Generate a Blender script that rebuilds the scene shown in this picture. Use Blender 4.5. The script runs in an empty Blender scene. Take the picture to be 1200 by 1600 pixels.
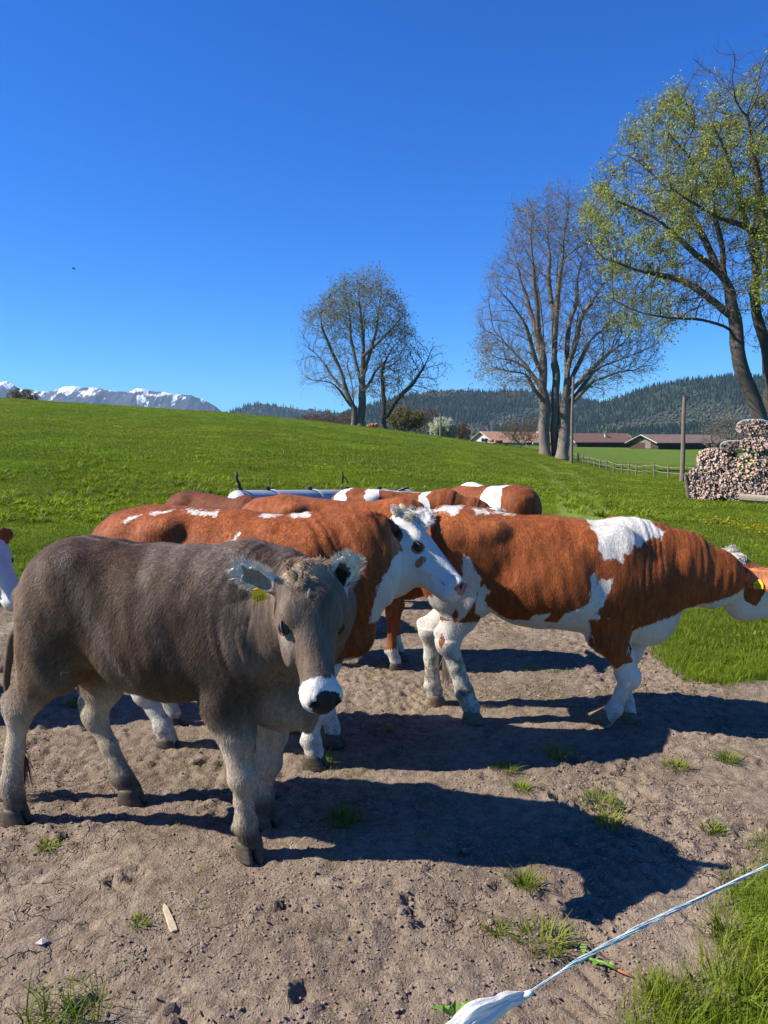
import bpy, bmesh, math, random
import numpy as np
from mathutils import Vector, Matrix
R=math.radians
# ---------------------------------------------------------------- camera, sky, sun
sc=bpy.context.scene
CH=1.65; FPX=1202.0
PITCH=math.atan(110/FPX)
cam_d=bpy.data.cameras.new("camera"); cam=bpy.data.objects.new("camera",cam_d)
sc.collection.objects.link(cam); sc.camera=cam
cam_d.sensor_fit='HORIZONTAL'; cam_d.sensor_width=36.0; cam_d.lens=36.0*FPX/1200
cam_d.clip_start=.05; cam_d.clip_end=40000
cam.location=(0,0,CH); cam.rotation_euler=(R(90)-PITCH,0,0)
SUN_EL=R(40.5); SUN_AZ=math.atan2(-.085,-.99)          # direction towards the sun, in the ground plane
world=bpy.data.worlds.new("World"); sc.world=world; world.use_nodes=True
nt=world.node_tree; nt.nodes.clear()
sky=nt.nodes.new('ShaderNodeTexSky'); sky.sky_type='NISHITA'; sky.sun_disc=False
sky.sun_elevation=SUN_EL; sky.sun_rotation=math.pi/2-SUN_AZ; sky.altitude=700; sky.air_density=1.0; sky.dust_density=.12; sky.ozone_density=3.0
hs=nt.nodes.new('ShaderNodeHueSaturation'); hs.inputs['Saturation'].default_value=1.3; hs.inputs['Value'].default_value=1.04
bg=nt.nodes.new('ShaderNodeBackground'); bg.inputs['Strength'].default_value=.060
wo=nt.nodes.new('ShaderNodeOutputWorld')
nt.links.new(sky.outputs[0],hs.inputs['Color']); tint=nt.nodes.new('ShaderNodeMix'); tint.data_type='RGBA'; tint.blend_type='MULTIPLY'; tint.inputs[0].default_value=1.0; tint.inputs[7].default_value=(.40,.93,1.60,1)
nt.links.new(hs.outputs[0],tint.inputs[6]); nt.links.new(tint.outputs[2],bg.inputs[0]); nt.links.new(bg.outputs[0],wo.inputs[0])
sun_d=bpy.data.lights.new("sun",'SUN'); sun_d.energy=5.0; sun_d.angle=R(.53); sun_d.color=(1,.945,.86)
sun=bpy.data.objects.new("sun",sun_d); sc.collection.objects.link(sun)
sd=Vector((math.cos(SUN_AZ)*math.cos(SUN_EL),math.sin(SUN_AZ)*math.cos(SUN_EL),math.sin(SUN_EL)))
sun.rotation_euler=sd.to_track_quat('Z','Y').to_euler(); sun.location=(-20,-3,20)
sc.view_settings.view_transform='Standard'; sc.view_settings.look='None'; sc.view_settings.exposure=.92; sc.view_settings.gamma=1.0
sc.cycles.max_bounces=6; sc.cycles.transparent_max_bounces=6; sc.cycles.volume_bounces=0
# ---------------------------------------------------------------- measuring helpers
_cp,_sp=math.cos(PITCH),math.sin(PITCH)
def ray(px,py):
    cx=(px-600)/FPX; cy=-(py-800)/FPX
    return np.array([cx,_cp+cy*_sp,-_sp+cy*_cp])
CAM=np.array([0,0,CH])
def GP(px,py,z=0.): d=ray(px,py); return CAM+d*(z-CH)/d[2]
def DP(px,py,y): d=ray(px,py); return CAM+d*y/d[1]
rng=np.random.default_rng(7); random.seed(5)
# ---------------------------------------------------------------- object helpers
def tag(o,label=None,cat=None,group=None,kind=None):
    if label:o["label"]=label
    if cat:o["category"]=cat
    if group:o["group"]=group
    if kind:o["kind"]=kind
    return o
def empty(name,loc=(0,0,0),rz=0):
    o=bpy.data.objects.new(name,None); sc.collection.objects.link(o); o.location=loc; o.rotation_euler=(0,0,rz)
    o.empty_display_size=.2; return o
def npmesh(name,V,F,mat=None,parent=None,smooth=True,attrs=None,link=True):
    """V (n,3); F list/array of equal sized faces, or list of arrays"""
    V=np.asarray(V,dtype=np.float32).reshape(-1,3)
    Fs=F if isinstance(F,list) and len(F) and isinstance(F[0],np.ndarray) and F[0].ndim==2 else [np.asarray(F)]
    Fs=[np.asarray(a,dtype=np.int32) for a in Fs if len(a)]
    me=bpy.data.meshes.new(name)
    me.vertices.add(len(V)); me.vertices.foreach_set('co',V.ravel())
    nl=sum(a.size for a in Fs); npo=sum(len(a) for a in Fs)
    me.loops.add(nl); me.polygons.add(npo)
    me.loops.foreach_set('vertex_index',np.concatenate([a.ravel() for a in Fs]))
    ls=[];o=0
    for a in Fs:
        ls.append(o+np.arange(len(a))*a.shape[1]); o+=a.size
    me.polygons.foreach_set('loop_start',np.concatenate(ls).astype(np.int32))
    me.update(calc_edges=True); me.validate()
    me.polygons.foreach_set('use_smooth',np.full(len(me.polygons),bool(smooth)))
    for k,a in (attrs or {}).items():
        a=np.asarray(a,dtype=np.float32)
        if a.ndim==2:
            at=me.color_attributes.new(k,'FLOAT_COLOR','POINT')
            c=np.ones((len(V),4),dtype=np.float32); c[:,:3]=a; at.data.foreach_set('color',c.ravel())
        else:
            at=me.attributes.new(k,'FLOAT','POINT'); at.data.foreach_set('value',a)
    ob=bpy.data.objects.new(name,me)
    if mat: me.materials.append(mat)
    if link: sc.collection.objects.link(ob)
    if parent: ob.parent=parent
    return ob
class MB:
    """collects shapes into one mesh"""
    def __init__(s): s.V=[];s.Q=[];s.T=[];s.n=0;s.C=[]
    def add(s,V,Q=None,T=None,col=None):
        V=np.asarray(V,float).reshape(-1,3); 
        if Q is not None and len(Q): s.Q.append(np.asarray(Q,int)+s.n)
        if T is not None and len(T): s.T.append(np.asarray(T,int)+s.n)
        s.V.append(V); s.n+=len(V)
        s.C.append(np.tile(np.array(col if col is not None else (1,1,1),float),(len(V),1)))
    def box(s,c,d,rz=0,col=None,M=None):
        x,y,z=np.array(d)/2
        V=np.array([[-x,-y,-z],[x,-y,-z],[x,y,-z],[-x,y,-z],[-x,-y,z],[x,-y,z],[x,y,z],[-x,y,z]])
        if M is not None: V=V@np.array(M).T
        if rz: 
            c_,s_=math.cos(rz),math.sin(rz); V=V@np.array([[c_,-s_,0],[s_,c_,0],[0,0,1]]).T
        s.add(V+np.array(c),[[0,3,2,1],[4,5,6,7],[0,1,5,4],[1,2,6,5],[2,3,7,6],[3,0,4,7]],col=col)
    def tube(s,P,r,n=8,col=None,cap=True,jit=0):
        P=np.asarray(P,float); r=np.broadcast_to(np.asarray(r,float),(len(P),))
        T=np.gradient(P,axis=0); T/=np.linalg.norm(T,axis=1)[:,None]+1e-9
        ref=np.array([0,0,1.]) if abs(T[0,2])<.9 else np.array([1.,0,0])
        U=np.zeros_like(P); u=ref
        for i in range(len(P)):
            u=u-T[i]*(u@T[i]); u/=np.linalg.norm(u)+1e-9; U[i]=u
        W=np.cross(T,U); a=np.arange(n)*2*math.pi/n
        rr=r[:,None]*np.ones(n)
        if jit: rr=rr*(1+jit*(np.random.default_rng(len(P)).random(rr.shape)-.5))
        V=P[:,None]+rr[...,None]*(np.cos(a)[None,:,None]*U[:,None]+np.sin(a)[None,:,None]*W[:,None])
        i=np.arange(len(P)-1)[:,None]*n; j=np.arange(n)[None]; k=(j+1)%n
        Q=np.stack([i+j,i+k,i+n+k,i+n+j],-1).reshape(-1,4)
        V=V.reshape(-1,3); T3=[]
        if cap:
            V=np.vstack([V,P[0],P[-1]]); m=len(P)*n
            T3=[[m,(q+1)%n,q] for q in range(n)]+[[m+1,m-n+q,m-n+(q+1)%n] for q in range(n)]
        s.add(V,Q,T3,col)
    def build(s,name,mat,parent=None,smooth=False,col=False):
        V=np.vstack(s.V); F=[]
        if s.Q:F.append(np.vstack(s.Q))
        if s.T:F.append(np.vstack(s.T))
        return npmesh(name,V,F,mat,parent,smooth,{'Col':np.vstack(s.C)} if col else None)
# ---------------------------------------------------------------- noise
def _h(ix,iy,iz,seed):
    h=(ix.astype(np.uint32)*np.uint32(374761393)+iy.astype(np.uint32)*np.uint32(668265263)+iz.astype(np.uint32)*np.uint32(2147483647)+np.uint32((seed*974634777)&0xffffffff))
    h=(h^(h>>np.uint32(13)))*np.uint32(1274126177); h=(h^(h>>np.uint32(16)))*np.uint32(2246822519); h^=h>>np.uint32(15)
    return h.astype(np.float64)/4294967295.0
def vn(P,seed=0):
    P=np.asarray(P,float)
    if P.shape[-1]==2: P=np.concatenate([P,np.zeros(P.shape[:-1]+(1,))],-1)
    i=np.floor(P).astype(np.int64); f=P-i; f=f*f*f*(f*(f*6-15)+10)
    i=(i&0xffffffff); r=0
    for dx in (0,1):
        wx=f[...,0] if dx else 1-f[...,0]
        for dy in (0,1):
            wy=f[...,1] if dy else 1-f[...,1]
            for dz in (0,1):
                wz=f[...,2] if dz else 1-f[...,2]
                r=r+wx*wy*wz*_h(i[...,0]+dx,i[...,1]+dy,i[...,2]+dz,seed)
    return r
def fbm(P,oct=4,seed=0,gain=.5):
    P=np.asarray(P,float); r=0;a=1;t=0
    for o in range(oct): r=r+a*vn(P*(2**o)+o*17.3,seed+o); t+=a; a*=gain
    return r/t
def sstep(a,b,x): t=np.clip((np.asarray(x,float)-a)/(b-a),0,1); return t*t*(3-2*t)
# ---------------------------------------------------------------- material helpers
def mat_new(name):
    m=bpy.data.materials.new(name); m.use_nodes=True; t=m.node_tree
    return m,t,t.nodes['Principled BSDF']
class N:
    def __init__(s,t): s.t=t
    def n(s,typ,**kw):
        o=s.t.nodes.new('ShaderNode'+typ)
        for k,v in kw.items(): setattr(o,k,v)
        return o
    def l(s,a,b): s.t.links.new(a,b)
    def val(s,inp,v):
        if hasattr(v,'links') or isinstance(v,bpy.types.NodeSocket): s.l(v,inp)
        else: inp.default_value=v
    def attr(s,name,out='Fac'): a=s.n('Attribute'); a.attribute_name=name; return a.outputs[out]
    def pos(s,kind='Object'): return s.n('TexCoord').outputs[kind]
    def mapping(s,v,scale=(1,1,1),rot=(0,0,0)):
        m=s.n('Mapping'); s.l(v,m.inputs[0]); m.inputs['Scale'].default_value=scale; m.inputs['Rotation'].default_value=rot; return m.outputs[0]
    def noise(s,v,scale,detail=4,rough=.55,out=0,dist=0):
        m=s.n('TexNoise'); s.l(v,m.inputs['Vector']); m.inputs['Scale'].default_value=scale; m.inputs['Detail'].default_value=detail; m.inputs['Roughness'].default_value=rough; m.inputs['Distortion'].default_value=dist; return m.outputs[out]
    def vor(s,v,scale,feature='F1',out='Distance',rand=1):
        m=s.n('TexVoronoi',feature=feature); s.l(v,m.inputs['Vector']); m.inputs['Scale'].default_value=scale; m.inputs['Randomness'].default_value=rand; return m.outputs[out]
    def ramp(s,f,stops,interp='LINEAR'):
        r=s.n('ValToRGB'); r.color_ramp.interpolation=interp; s.l(f,r.inputs[0]); e=r.color_ramp.elements
        while len(e)<len(stops): e.new(.5)
        for q,(p,c) in zip(e,stops): q.position=p; q.color=(c,c,c,1) if isinstance(c,(int,float)) else (*c,1)
        return r.outputs[0]
    def mix(s,f,a,b,mode='MIX'):
        m=s.n('Mix',data_type='RGBA',blend_type=mode); s.val(m.inputs[0],f)
        for i,v in ((6,a),(7,b)):
            if isinstance(v,tuple): m.inputs[i].default_value=(*v,1)[:4]
            else: s.val(m.inputs[i],v)
        return m.outputs[2]
    def math(s,op,a,b=0.,c=None,clamp=False):
        m=s.n('Math',operation=op,use_clamp=clamp); s.val(m.inputs[0],a); s.val(m.inputs[1],b)
        if c is not None: s.val(m.inputs[2],c)
        return m.outputs[0]
    def mapr(s,v,a,b,c=0.,d=1.):
        m=s.n('MapRange'); s.l(v,m.inputs[0])
        for i,x in enumerate((a,b,c,d)): m.inputs[i+1].default_value=x
        return m.outputs[0]
    def bump(s,h,st=.5,dist=.01,nrm=None):
        b=s.n('Bump'); b.inputs['Strength'].default_value=st; b.inputs['Distance'].default_value=dist; s.l(h,b.inputs['Height'])
        if nrm: s.l(nrm,b.inputs['Normal'])
        return b.outputs[0]
def simple(name,col,rough=.7,nscale=8,var=.3,bump=.3,bd=.005,metal=0,stretch=(1,1,1),spec=.3):
    m,t,b=mat_new(name); g=N(t); p=g.mapping(g.pos(),stretch); f=g.noise(p,nscale,6,.6)
    lo=tuple(c*(1-var) for c in col); hi=tuple(min(1,c*(1+var)) for c in col)
    g.l(g.ramp(f,[(.3,lo),(.7,hi)]),b.inputs['Base Color']); b.inputs['Roughness'].default_value=rough; b.inputs['Metallic'].default_value=metal
    b.inputs['Specular IOR Level'].default_value=spec
    if bump: g.l(g.bump(f,bump,bd),b.inputs['Normal'])
    return m
def attrmat(name,rough=.8,nscale=20,var=.25,bump=.3,bd=.005,trans=0,spec=.2,stretch=(1,1,1)):
    """base colour from the Col attribute with noise"""
    m,t,b=mat_new(name); g=N(t); c=g.attr('Col','Color'); p=g.mapping(g.pos(),stretch); f=g.noise(p,nscale,5,.6)
    c=g.mix(1.,c,g.ramp(f,[(.25,1-var),(.75,min(1.,1+var))]),'MULTIPLY')
    g.l(c,b.inputs['Base Color']); b.inputs['Roughness'].default_value=rough; b.inputs['Specular IOR Level'].default_value=spec
    if bump: g.l(g.bump(f,bump,bd),b.inputs['Normal'])
    if trans:
        tr=g.n('BsdfTranslucent'); g.l(c,tr.inputs[0]); ms=g.n('MixShader'); ms.inputs[0].default_value=trans
        g.l(b.outputs[0],ms.inputs[1]); g.l(tr.outputs[0],ms.inputs[2]); g.l(ms.outputs[0],t.nodes['Material Output'].inputs[0])
    return m
# ---------------------------------------------------------------- terrain
HX=np.array([-400,-90,-60,-47,-33,-20,-9.5,0,7.1,13,19.8,24,32,60,200]); HZ=np.array([9,8.4,7.6,6.85,5.95,5.15,4.1,3.15,2.15,1.3,.35,-.8,-1.7,-1.8,-1.2])
SY=np.array([-20,7,12,30,60,85,95,110,150,220,400,9000]); SZ=np.array([0,0,.035,.26,.64,.94,1.0,1.0,.85,.45,.15,.1])
def _sm(x,X,Z,w):
    return sum(np.interp(x+o*w,X,Z)*k for o,k in ((-1,.15),(-.5,.2),(0,.3),(.5,.2),(1,.15)))
def H0(x,y):
    x=np.asarray(x,float);y=np.asarray(y,float)
    base=_sm(x*95/np.maximum(y,25),HX,HZ,3.5)*_sm(y,SY,SZ,3.)
    und=(fbm(np.stack([x/9,y/9],-1),2,3)-.5)*.35*sstep(10,30,y)*(1-sstep(150,400,y))
    return base+und
DIRT=np.array([GP(*p)[:2] for p in [(-900,935),(-300,940),(0,946),(300,930),(560,918),(760,922),(960,940),(1030,976),(1075,1040),(1120,1062),(1330,1068),(1330,1290),(1215,1318),(1165,1400),(1172,1490),(1110,1560),(1030,1640),(960,1900),(0,2600),(-900,2400),(-1500,1200)]])
def polysd(x,y,P):
    """signed distance to polygon, negative inside"""
    x=np.asarray(x,float);y=np.asarray(y,float); d=np.full(x.shape,1e9); ins=np.zeros(x.shape,bool)
    for i in range(len(P)):
        a=P[i];b=P[(i+1)%len(P)]; e=b-a; wx=x-a[0]; wy=y-a[1]
        t=np.clip((wx*e[0]+wy*e[1])/(e@e+1e-12),0,1); d=np.minimum(d,(wx-e[0]*t)**2+(wy-e[1]*t)**2)
        c=((a[1]<=y)&(b[1]>y))|((b[1]<=y)&(a[1]>y))
        with np.errstate(divide='ignore',invalid='ignore'): ins^=c&(x<a[0]+(y-a[1])*(e[0])/(e[1] if e[1] else 1e-12))
    return np.where(ins,-1,1)*np.sqrt(d)
def grassness(x,y):
    """>0 grass, <0 dirt (metres, ragged)"""
    d=polysd(x,y,DIRT); p=np.stack([x,y],-1)
    return d+(fbm(p*1.3,3,11)-.5)*.7*np.clip(np.asarray(y)/5,.25,1.)+(vn(p*7,4)-.5)*.12
# ================================================================ GROUND
def axis(segs):
    out=[segs[0][0]]
    for a,b,st0,st1 in segs:
        x=a;st=st0
        while x<b-1e-6:
            f=(x-a)/(b-a); st=st0*(st1/st0)**f; x=min(b,x+st); out.append(x)
    return np.array(out)
xr=axis([(0,2.6,.014,.014),(2.6,5,.014,.06),(5,40,.06,1.0),(40,120,1.,6),(120,9000,6,900)])
gx=np.concatenate([-xr[:0:-1],xr])
gy=axis([(-6,1.3,.5,.02),(1.3,5.2,.014,.014),(5.2,8.5,.014,.03),(8.5,40,.06,.6),(40,140,.6,2.5),(140,12000,4,900)])
X,Y=np.meshgrid(gx,gy)
Z=H0(X,Y); gr=grassness(X,Y)
def dirt_relief(X,Y,gr):
    p=np.stack([X,Y],-1); k=1-sstep(-.12,.1,gr)
    z=(fbm(p*1.7,3,21)-.5)*.05
    n=fbm(p*7+fbm(p*3,2,5)[...,None]*1.5,4,31); z+=(n-.5)*.025
    rid=np.abs(fbm(p*11,3,41)-.5); z+=-.011*np.exp(-rid*24)*sstep(.42,.62,vn(p*1.4,8))
    rough=sstep(.44,.66,fbm(p*1.1+5,2,51)); z+=rough*(fbm(p*24,3,61)-.5)*.046
    z+=(fbm(p*32,2,71)-.5)*.013
    # wheel ruts
    for (a,b,wd) in (((-2.6,2.2),(-.2,5.2),.14),((-1.9,1.7),(.6,5.2),.14),((-1.2,1.2),(-.35,3.4),.12),((.1,1.3),(2.2,6.),.13)):
        a=np.array(a);b=np.array(b);e=(b-a)/np.linalg.norm(b-a); t=(X-a[0])*e[0]+(Y-a[1])*e[1]; q=(X-a[0])*-e[1]+(Y-a[1])*e[0]+.05*np.sin(t*1.3)
        m=np.exp(-(q/wd)**4); z+=m*(-.006+.008*np.sign(np.sin(t*70+np.abs(q)*60)))*sstep(.35,.6,vn(p*.8+3,9))
    return z*k
Zd=np.zeros_like(Z); nr=(Y<9.5)&(np.abs(X)<6.5)
Zd[nr]=dirt_relief(X[nr],Y[nr],gr[nr])
hr=np.random.default_rng(3)
HOOFS=[]
PIT=[(438,1425,.075,.05),(205,1372,.09,.035),(300,1585,.08,.05),(478,1560,.06,.045),(240,1520,.07,.03),(855,1400,.05,.03),(870,1250,.05,.03),(640,1410,.05,.02),(140,1440,.05,.025),(520,1360,.06,.02)]
for px,py,r,dp in PIT:
    c=GP(px,py); HOOFS.append((c[0],c[1],r*.85,dp*.5,hr.random()*3))
for i in range(260):
    HOOFS.append((hr.uniform(-3.4,3.4),hr.uniform(1.6,7.5),hr.uniform(.035,.07),hr.uniform(.006,.020),hr.random()*3.14))
for cx,cy,r,dp,an in HOOFS:
    m=(np.abs(X-cx)<.25)&(np.abs(Y-cy)<.25)
    if not m.any(): continue
    dx=X[m]-cx;dy=Y[m]-cy; u=dx*math.cos(an)+dy*math.sin(an);v=-dx*math.sin(an)+dy*math.cos(an)
    q=np.sqrt((u/r)**2+(v/(r*.75))**2)+(vn(np.stack([X[m],Y[m]],-1)*28,77)-.5)*1.3+(vn(np.stack([X[m],Y[m]],-1)*70,78)-.5)*.5
    Zd[m]+=(-dp*(1-sstep(.55,1.05,q))+dp*.45*np.exp(-((q-1.25)/.28)**2))*(gr[m]<0)
def relief_at(x,y):
    i=np.clip(np.searchsorted(gx,x),1,len(gx)-1); j=np.clip(np.searchsorted(gy,y),1,len(gy)-1)
    return Zd[j,i]
def track_at(x,y):
    i=np.clip(np.searchsorted(gx,x),1,len(gx)-1); j=np.clip(np.searchsorted(gy,y),1,len(gy)-1)
    return trk[j,i]
nx,ny=len(gx),len(gy); idx=np.arange(nx*ny).reshape(ny,nx)
Q=np.stack([idx[:-1,:-1],idx[:-1,1:],idx[1:,1:],idx[1:,:-1]],-1).reshape(-1,4)
m,t,b=mat_new('pasture_ground'); g=N(t); P3=g.pos(); gA=g.attr('grass')
# bare earth
n1=g.noise(P3,1.3,5,.6); n2=g.noise(P3,14,6,.65); n3=g.noise(P3,90,5,.7)
dirt=g.ramp(n1,[(.3,(.175,.128,.088)),(.5,(.26,.197,.138)),(.72,(.345,.268,.193))])
dirt=g.mix(g.mapr(n2,.35,.7,.0,.8),dirt,(.105,.073,.050))
dirt=g.mix(g.mapr(n3,.54,.70,0,.6),dirt,(.45,.375,.30))
warp=g.n('VectorMath',operation='ADD'); g.l(P3,warp.inputs[0]); wn=g.n('VectorMath',operation='SCALE'); g.l(g.noise(P3,4,4,.6,out=1),wn.inputs[0]); wn.inputs['Scale'].default_value=.35; g.l(wn.outputs[0],warp.inputs[1])
cr=g.vor(warp.outputs[0],5.5,'DISTANCE_TO_EDGE'); crm=g.math('MULTIPLY',g.mapr(cr,0,.022,1,0),g.mapr(g.noise(P3,1.1,2),.50,.60,0,1))
cr2=g.vor(warp.outputs[0],17,'DISTANCE_TO_EDGE'); crm2=g.math('MULTIPLY',g.mapr(cr2,0,.05,1,0),g.mapr(g.noise(P3,1.9,2),.6,.68,0,1))
crk=g.math('MAXIMUM',crm,g.math('MULTIPLY',crm2,.6))
dirt=g.mix(g.math('MULTIPLY',crk,.7),dirt,(.09,.062,.045))
n4=g.noise(P3,38,5,.75); fl=g.vor(warp.outputs[0],70,'F1'); hd=g.math('ADD',g.math('MULTIPLY',n2,.7),g.math('MULTIPLY',n3,.3)); hd=g.math('ADD',hd,g.math('MULTIPLY',n4,.9)); hd=g.math('ADD',hd,g.math('MULTIPLY',fl,.25)); hd=g.math('SUBTRACT',hd,g.math('MULTIPLY',crk,.9))
# turf
g1=g.noise(P3,.12,4,.6); g2=g.noise(P3,.9,5,.65); g3=g.noise(P3,9,6,.7); gst=g.noise(g.mapping(P3,(1,.45,1)),3.2,6,.75)
turf=g.ramp(g2,[(.3,(.055,.088,.007)),(.5,(.09,.128,.009)),(.72,(.135,.172,.014))])
turf=g.mix(g.mapr(g1,.35,.65,0,.5),turf,(.088,.16,.02))
turf=g.mix(g.mapr(gst,.55,.75,0,.6),turf,(.03,.075,.012))
turf=g.mix(g.mapr(g3,.55,.75,0,.5),turf,(.12,.2,.04))
turf=g.mix(g.math('MULTIPLY',g.attr('track'),.8),turf,(.17,.235,.035))
edge=g.math('ADD',gA,g.math('MULTIPLY',g.math('SUBTRACT',g3,.5),.35))
mk=g.mapr(edge,-.03,.05,0,1)
g.l(g.mix(mk,dirt,turf),b.inputs['Base Color']); b.inputs['Roughness'].default_value=.95; b.inputs['Specular IOR Level'].default_value=.12
b1=g.n('Bump'); b1.inputs['Strength'].default_value=.85; b1.inputs['Distance'].default_value=.02; g.l(hd,b1.inputs['Height'])
b2=g.n('Bump'); b2.inputs['Strength'].default_value=.8; b2.inputs['Distance'].default_value=.12; g.l(gst,b2.inputs['Height'])
mv=g.n('Mix',data_type='VECTOR'); g.l(mk,mv.inputs[0]); g.l(b1.outputs[0],mv.inputs[4]); g.l(b2.outputs[0],mv.inputs[5]); g.l(mv.outputs[1],b.inputs['Normal'])
# cart track curving over the field
trk=np.zeros_like(X)
tp_=[np.array([DP(*q)[:2] for q in L]) for L in ([(905,812,11.5),(890,770,19),(876,745,28),(845,722,48),(800,712,62)],[(925,812,11.5),(934,772,19),(915,748,28),(890,726,48),(845,716,64)])]
far=(Y>8)&(Y<80)&(X>0)&(X<30)
for L in tp_:
    L=np.array(L); tt=np.linspace(0,len(L)-1,60); Lx=np.interp(tt,range(len(L)),L[:,0]);Ly=np.interp(tt,range(len(L)),L[:,1])
    d=np.full(far.sum(),9.)
    for i in range(len(Lx)-1):
        a=np.array([Lx[i],Ly[i]]);e=np.array([Lx[i+1],Ly[i+1]])-a; wx=X[far]-a[0];wy=Y[far]-a[1]; q=np.clip((wx*e[0]+wy*e[1])/(e@e),0,1)
        d=np.minimum(d,np.hypot(wx-q*e[0],wy-q*e[1]))
    trk[far]=np.maximum(trk[far],np.exp(-(d/.42)**2))
ground=npmesh('ground',np.stack([X,Y,Z+Zd],-1),Q,m,attrs={'grass':gr.ravel(),'track':trk.ravel()})
tag(ground,kind='structure')
# ---------------------------------------------------------------- scattering with geometry nodes (stuff only)
def proto_col(name,objs):
    c=bpy.data.collections.new(name)
    for o in objs: c.objects.link(o)
    return c
def scatter(name,P,rot,scl,col,label,cat,mat=None):
    me=bpy.data.meshes.new(name); me.vertices.add(len(P)); me.vertices.foreach_set('co',np.asarray(P,np.float32).ravel())
    a=me.attributes.new('rot','FLOAT_VECTOR','POINT'); a.data.foreach_set('vector',np.asarray(rot,np.float32).ravel())
    a=me.attributes.new('scl','FLOAT','POINT'); a.data.foreach_set('value',np.asarray(scl,np.float32))
    o=bpy.data.objects.new(name,me); sc.collection.objects.link(o)
    ng=bpy.data.node_groups.new(name,'GeometryNodeTree'); ng.interface.new_socket('Geometry',in_out='INPUT',socket_type='NodeSocketGeometry'); ng.interface.new_socket('Geometry',in_out='OUTPUT',socket_type='NodeSocketGeometry')
    gi=ng.nodes.new('NodeGroupInput');go=ng.nodes.new('NodeGroupOutput'); ip=ng.nodes.new('GeometryNodeInstanceOnPoints')
    ci=ng.nodes.new('GeometryNodeCollectionInfo'); ci.inputs['Collection'].default_value=col; ci.inputs['Separate Children'].default_value=True; ci.inputs['Reset Children'].default_value=True
    ra=ng.nodes.new('GeometryNodeInputNamedAttribute'); ra.data_type='FLOAT_VECTOR'; ra.inputs[0].default_value='rot'
    sa=ng.nodes.new('GeometryNodeInputNamedAttribute'); sa.data_type='FLOAT'; sa.inputs[0].default_value='scl'
    ip.inputs['Pick Instance'].default_value=True
    L=ng.links.new; L(gi.outputs[0],ip.inputs['Points']); L(ci.outputs[0],ip.inputs['Instance']); L(ra.outputs[0],ip.inputs['Rotation']); L(sa.outputs[0],ip.inputs['Scale']); L(ip.outputs[0],go.inputs[0])
    md=o.modifiers.new('scatter','NODES'); md.node_group=ng
    tag(o,label,cat,kind='stuff'); return o
def blades(nb,rad,h,w,lean,seed,dens=1.,broad=0,seg=3,dry=.06):
    r=np.random.default_rng(seed); mb=[];V=[];F=[];C=[]
    for i in range(nb):
        a=r.random()*6.283; q=rad*math.sqrt(r.random()); bx,by=q*math.cos(a),q*math.sin(a)
        hh=h*r.uniform(.45,1.15); ww=w*r.uniform(.6,1.3)*(3.2 if r.random()<broad else 1); d=r.random()*6.283 if rad>.1 else a+r.normal()*.5; ln=lean*r.uniform(.3,1.6)
        dx,dy=math.cos(d),math.sin(d); sx,sy=-dy,dx; c0=len(V)
        dryb=r.random()<dry
        for s in range(seg+1):
            t=s/seg; z=hh*(t-.35*ln*t*t); o=hh*ln*t*t; wd=ww*(1-t**1.6)*(.55+.9*min(t*2,1)*.5)
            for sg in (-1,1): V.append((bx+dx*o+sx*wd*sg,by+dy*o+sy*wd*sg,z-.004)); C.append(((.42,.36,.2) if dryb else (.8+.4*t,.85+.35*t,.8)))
        for s in range(seg): F.append((c0+2*s,c0+2*s+1,c0+2*s+3,c0+2*s+2))
    return np.array(V),np.array(F),np.array(C)
m,t,b=mat_new('grass_blade'); g=N(t); oi=g.n('ObjectInfo'); gp=g.n('NewGeometry').outputs['Position']
c=g.ramp(oi.outputs['Random'],[(0,(.11,.155,.008)),(.45,(.19,.24,.012)),(.8,(.26,.31,.022)),(1,(.34,.35,.06))])
c=g.mix(g.mapr(g.noise(gp,.35,3),.38,.62,0,.75),c,(.13,.155,.02)); c=g.mix(g.mapr(g.noise(gp,.11,4,.7),.45,.62,0,.5),c,(.095,.165,.012))
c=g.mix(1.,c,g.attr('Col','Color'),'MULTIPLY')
g.l(c,b.inputs['Base Color']); b.inputs['Roughness'].default_value=.6; b.inputs['Specular IOR Level'].default_value=.2
tr=g.n('BsdfTranslucent'); g.l(g.mix(1.,c,(1.1,1.25,.5),'MULTIPLY'),tr.inputs[0]); ms=g.n('MixShader'); ms.inputs[0].default_value=.4
g.l(b.outputs[0],ms.inputs[1]); g.l(tr.outputs[0],ms.inputs[2]); g.l(ms.outputs[0],t.nodes['Material Output'].inputs[0])
GRASS=m
def mkproto(name,VFC,mat): V,F,C=VFC; return npmesh(name,V,F,mat,attrs={'Col':C},link=False,smooth=True)
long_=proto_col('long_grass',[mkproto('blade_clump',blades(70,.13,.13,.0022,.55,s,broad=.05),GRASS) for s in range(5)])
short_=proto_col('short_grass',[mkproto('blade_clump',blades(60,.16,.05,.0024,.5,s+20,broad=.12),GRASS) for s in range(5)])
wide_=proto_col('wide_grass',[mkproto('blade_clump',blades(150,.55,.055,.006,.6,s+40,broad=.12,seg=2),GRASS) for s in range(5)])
dock_=proto_col('leafy_weed',[mkproto('weed_clump',blades(16,.09,.12,.014,1.3,s+60,seg=3,dry=0),GRASS) for s in range(4)])
def sample(n,x0,x1,y0,y1,fov=.62,pad=1.0):
    x=rng.uniform(x0,x1,n); y=rng.uniform(y0,y1,n); k=np.abs(x)<y*fov+pad; return x[k],y[k]
def place(x,y,dz=0): return np.stack([x,y,H0(x,y)+relief_at(x,y)+dz],-1)
def rots(n,tilt=.12): return np.stack([rng.normal(0,tilt,n),rng.normal(0,tilt,n),rng.uniform(0,6.28,n)],-1)
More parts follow.
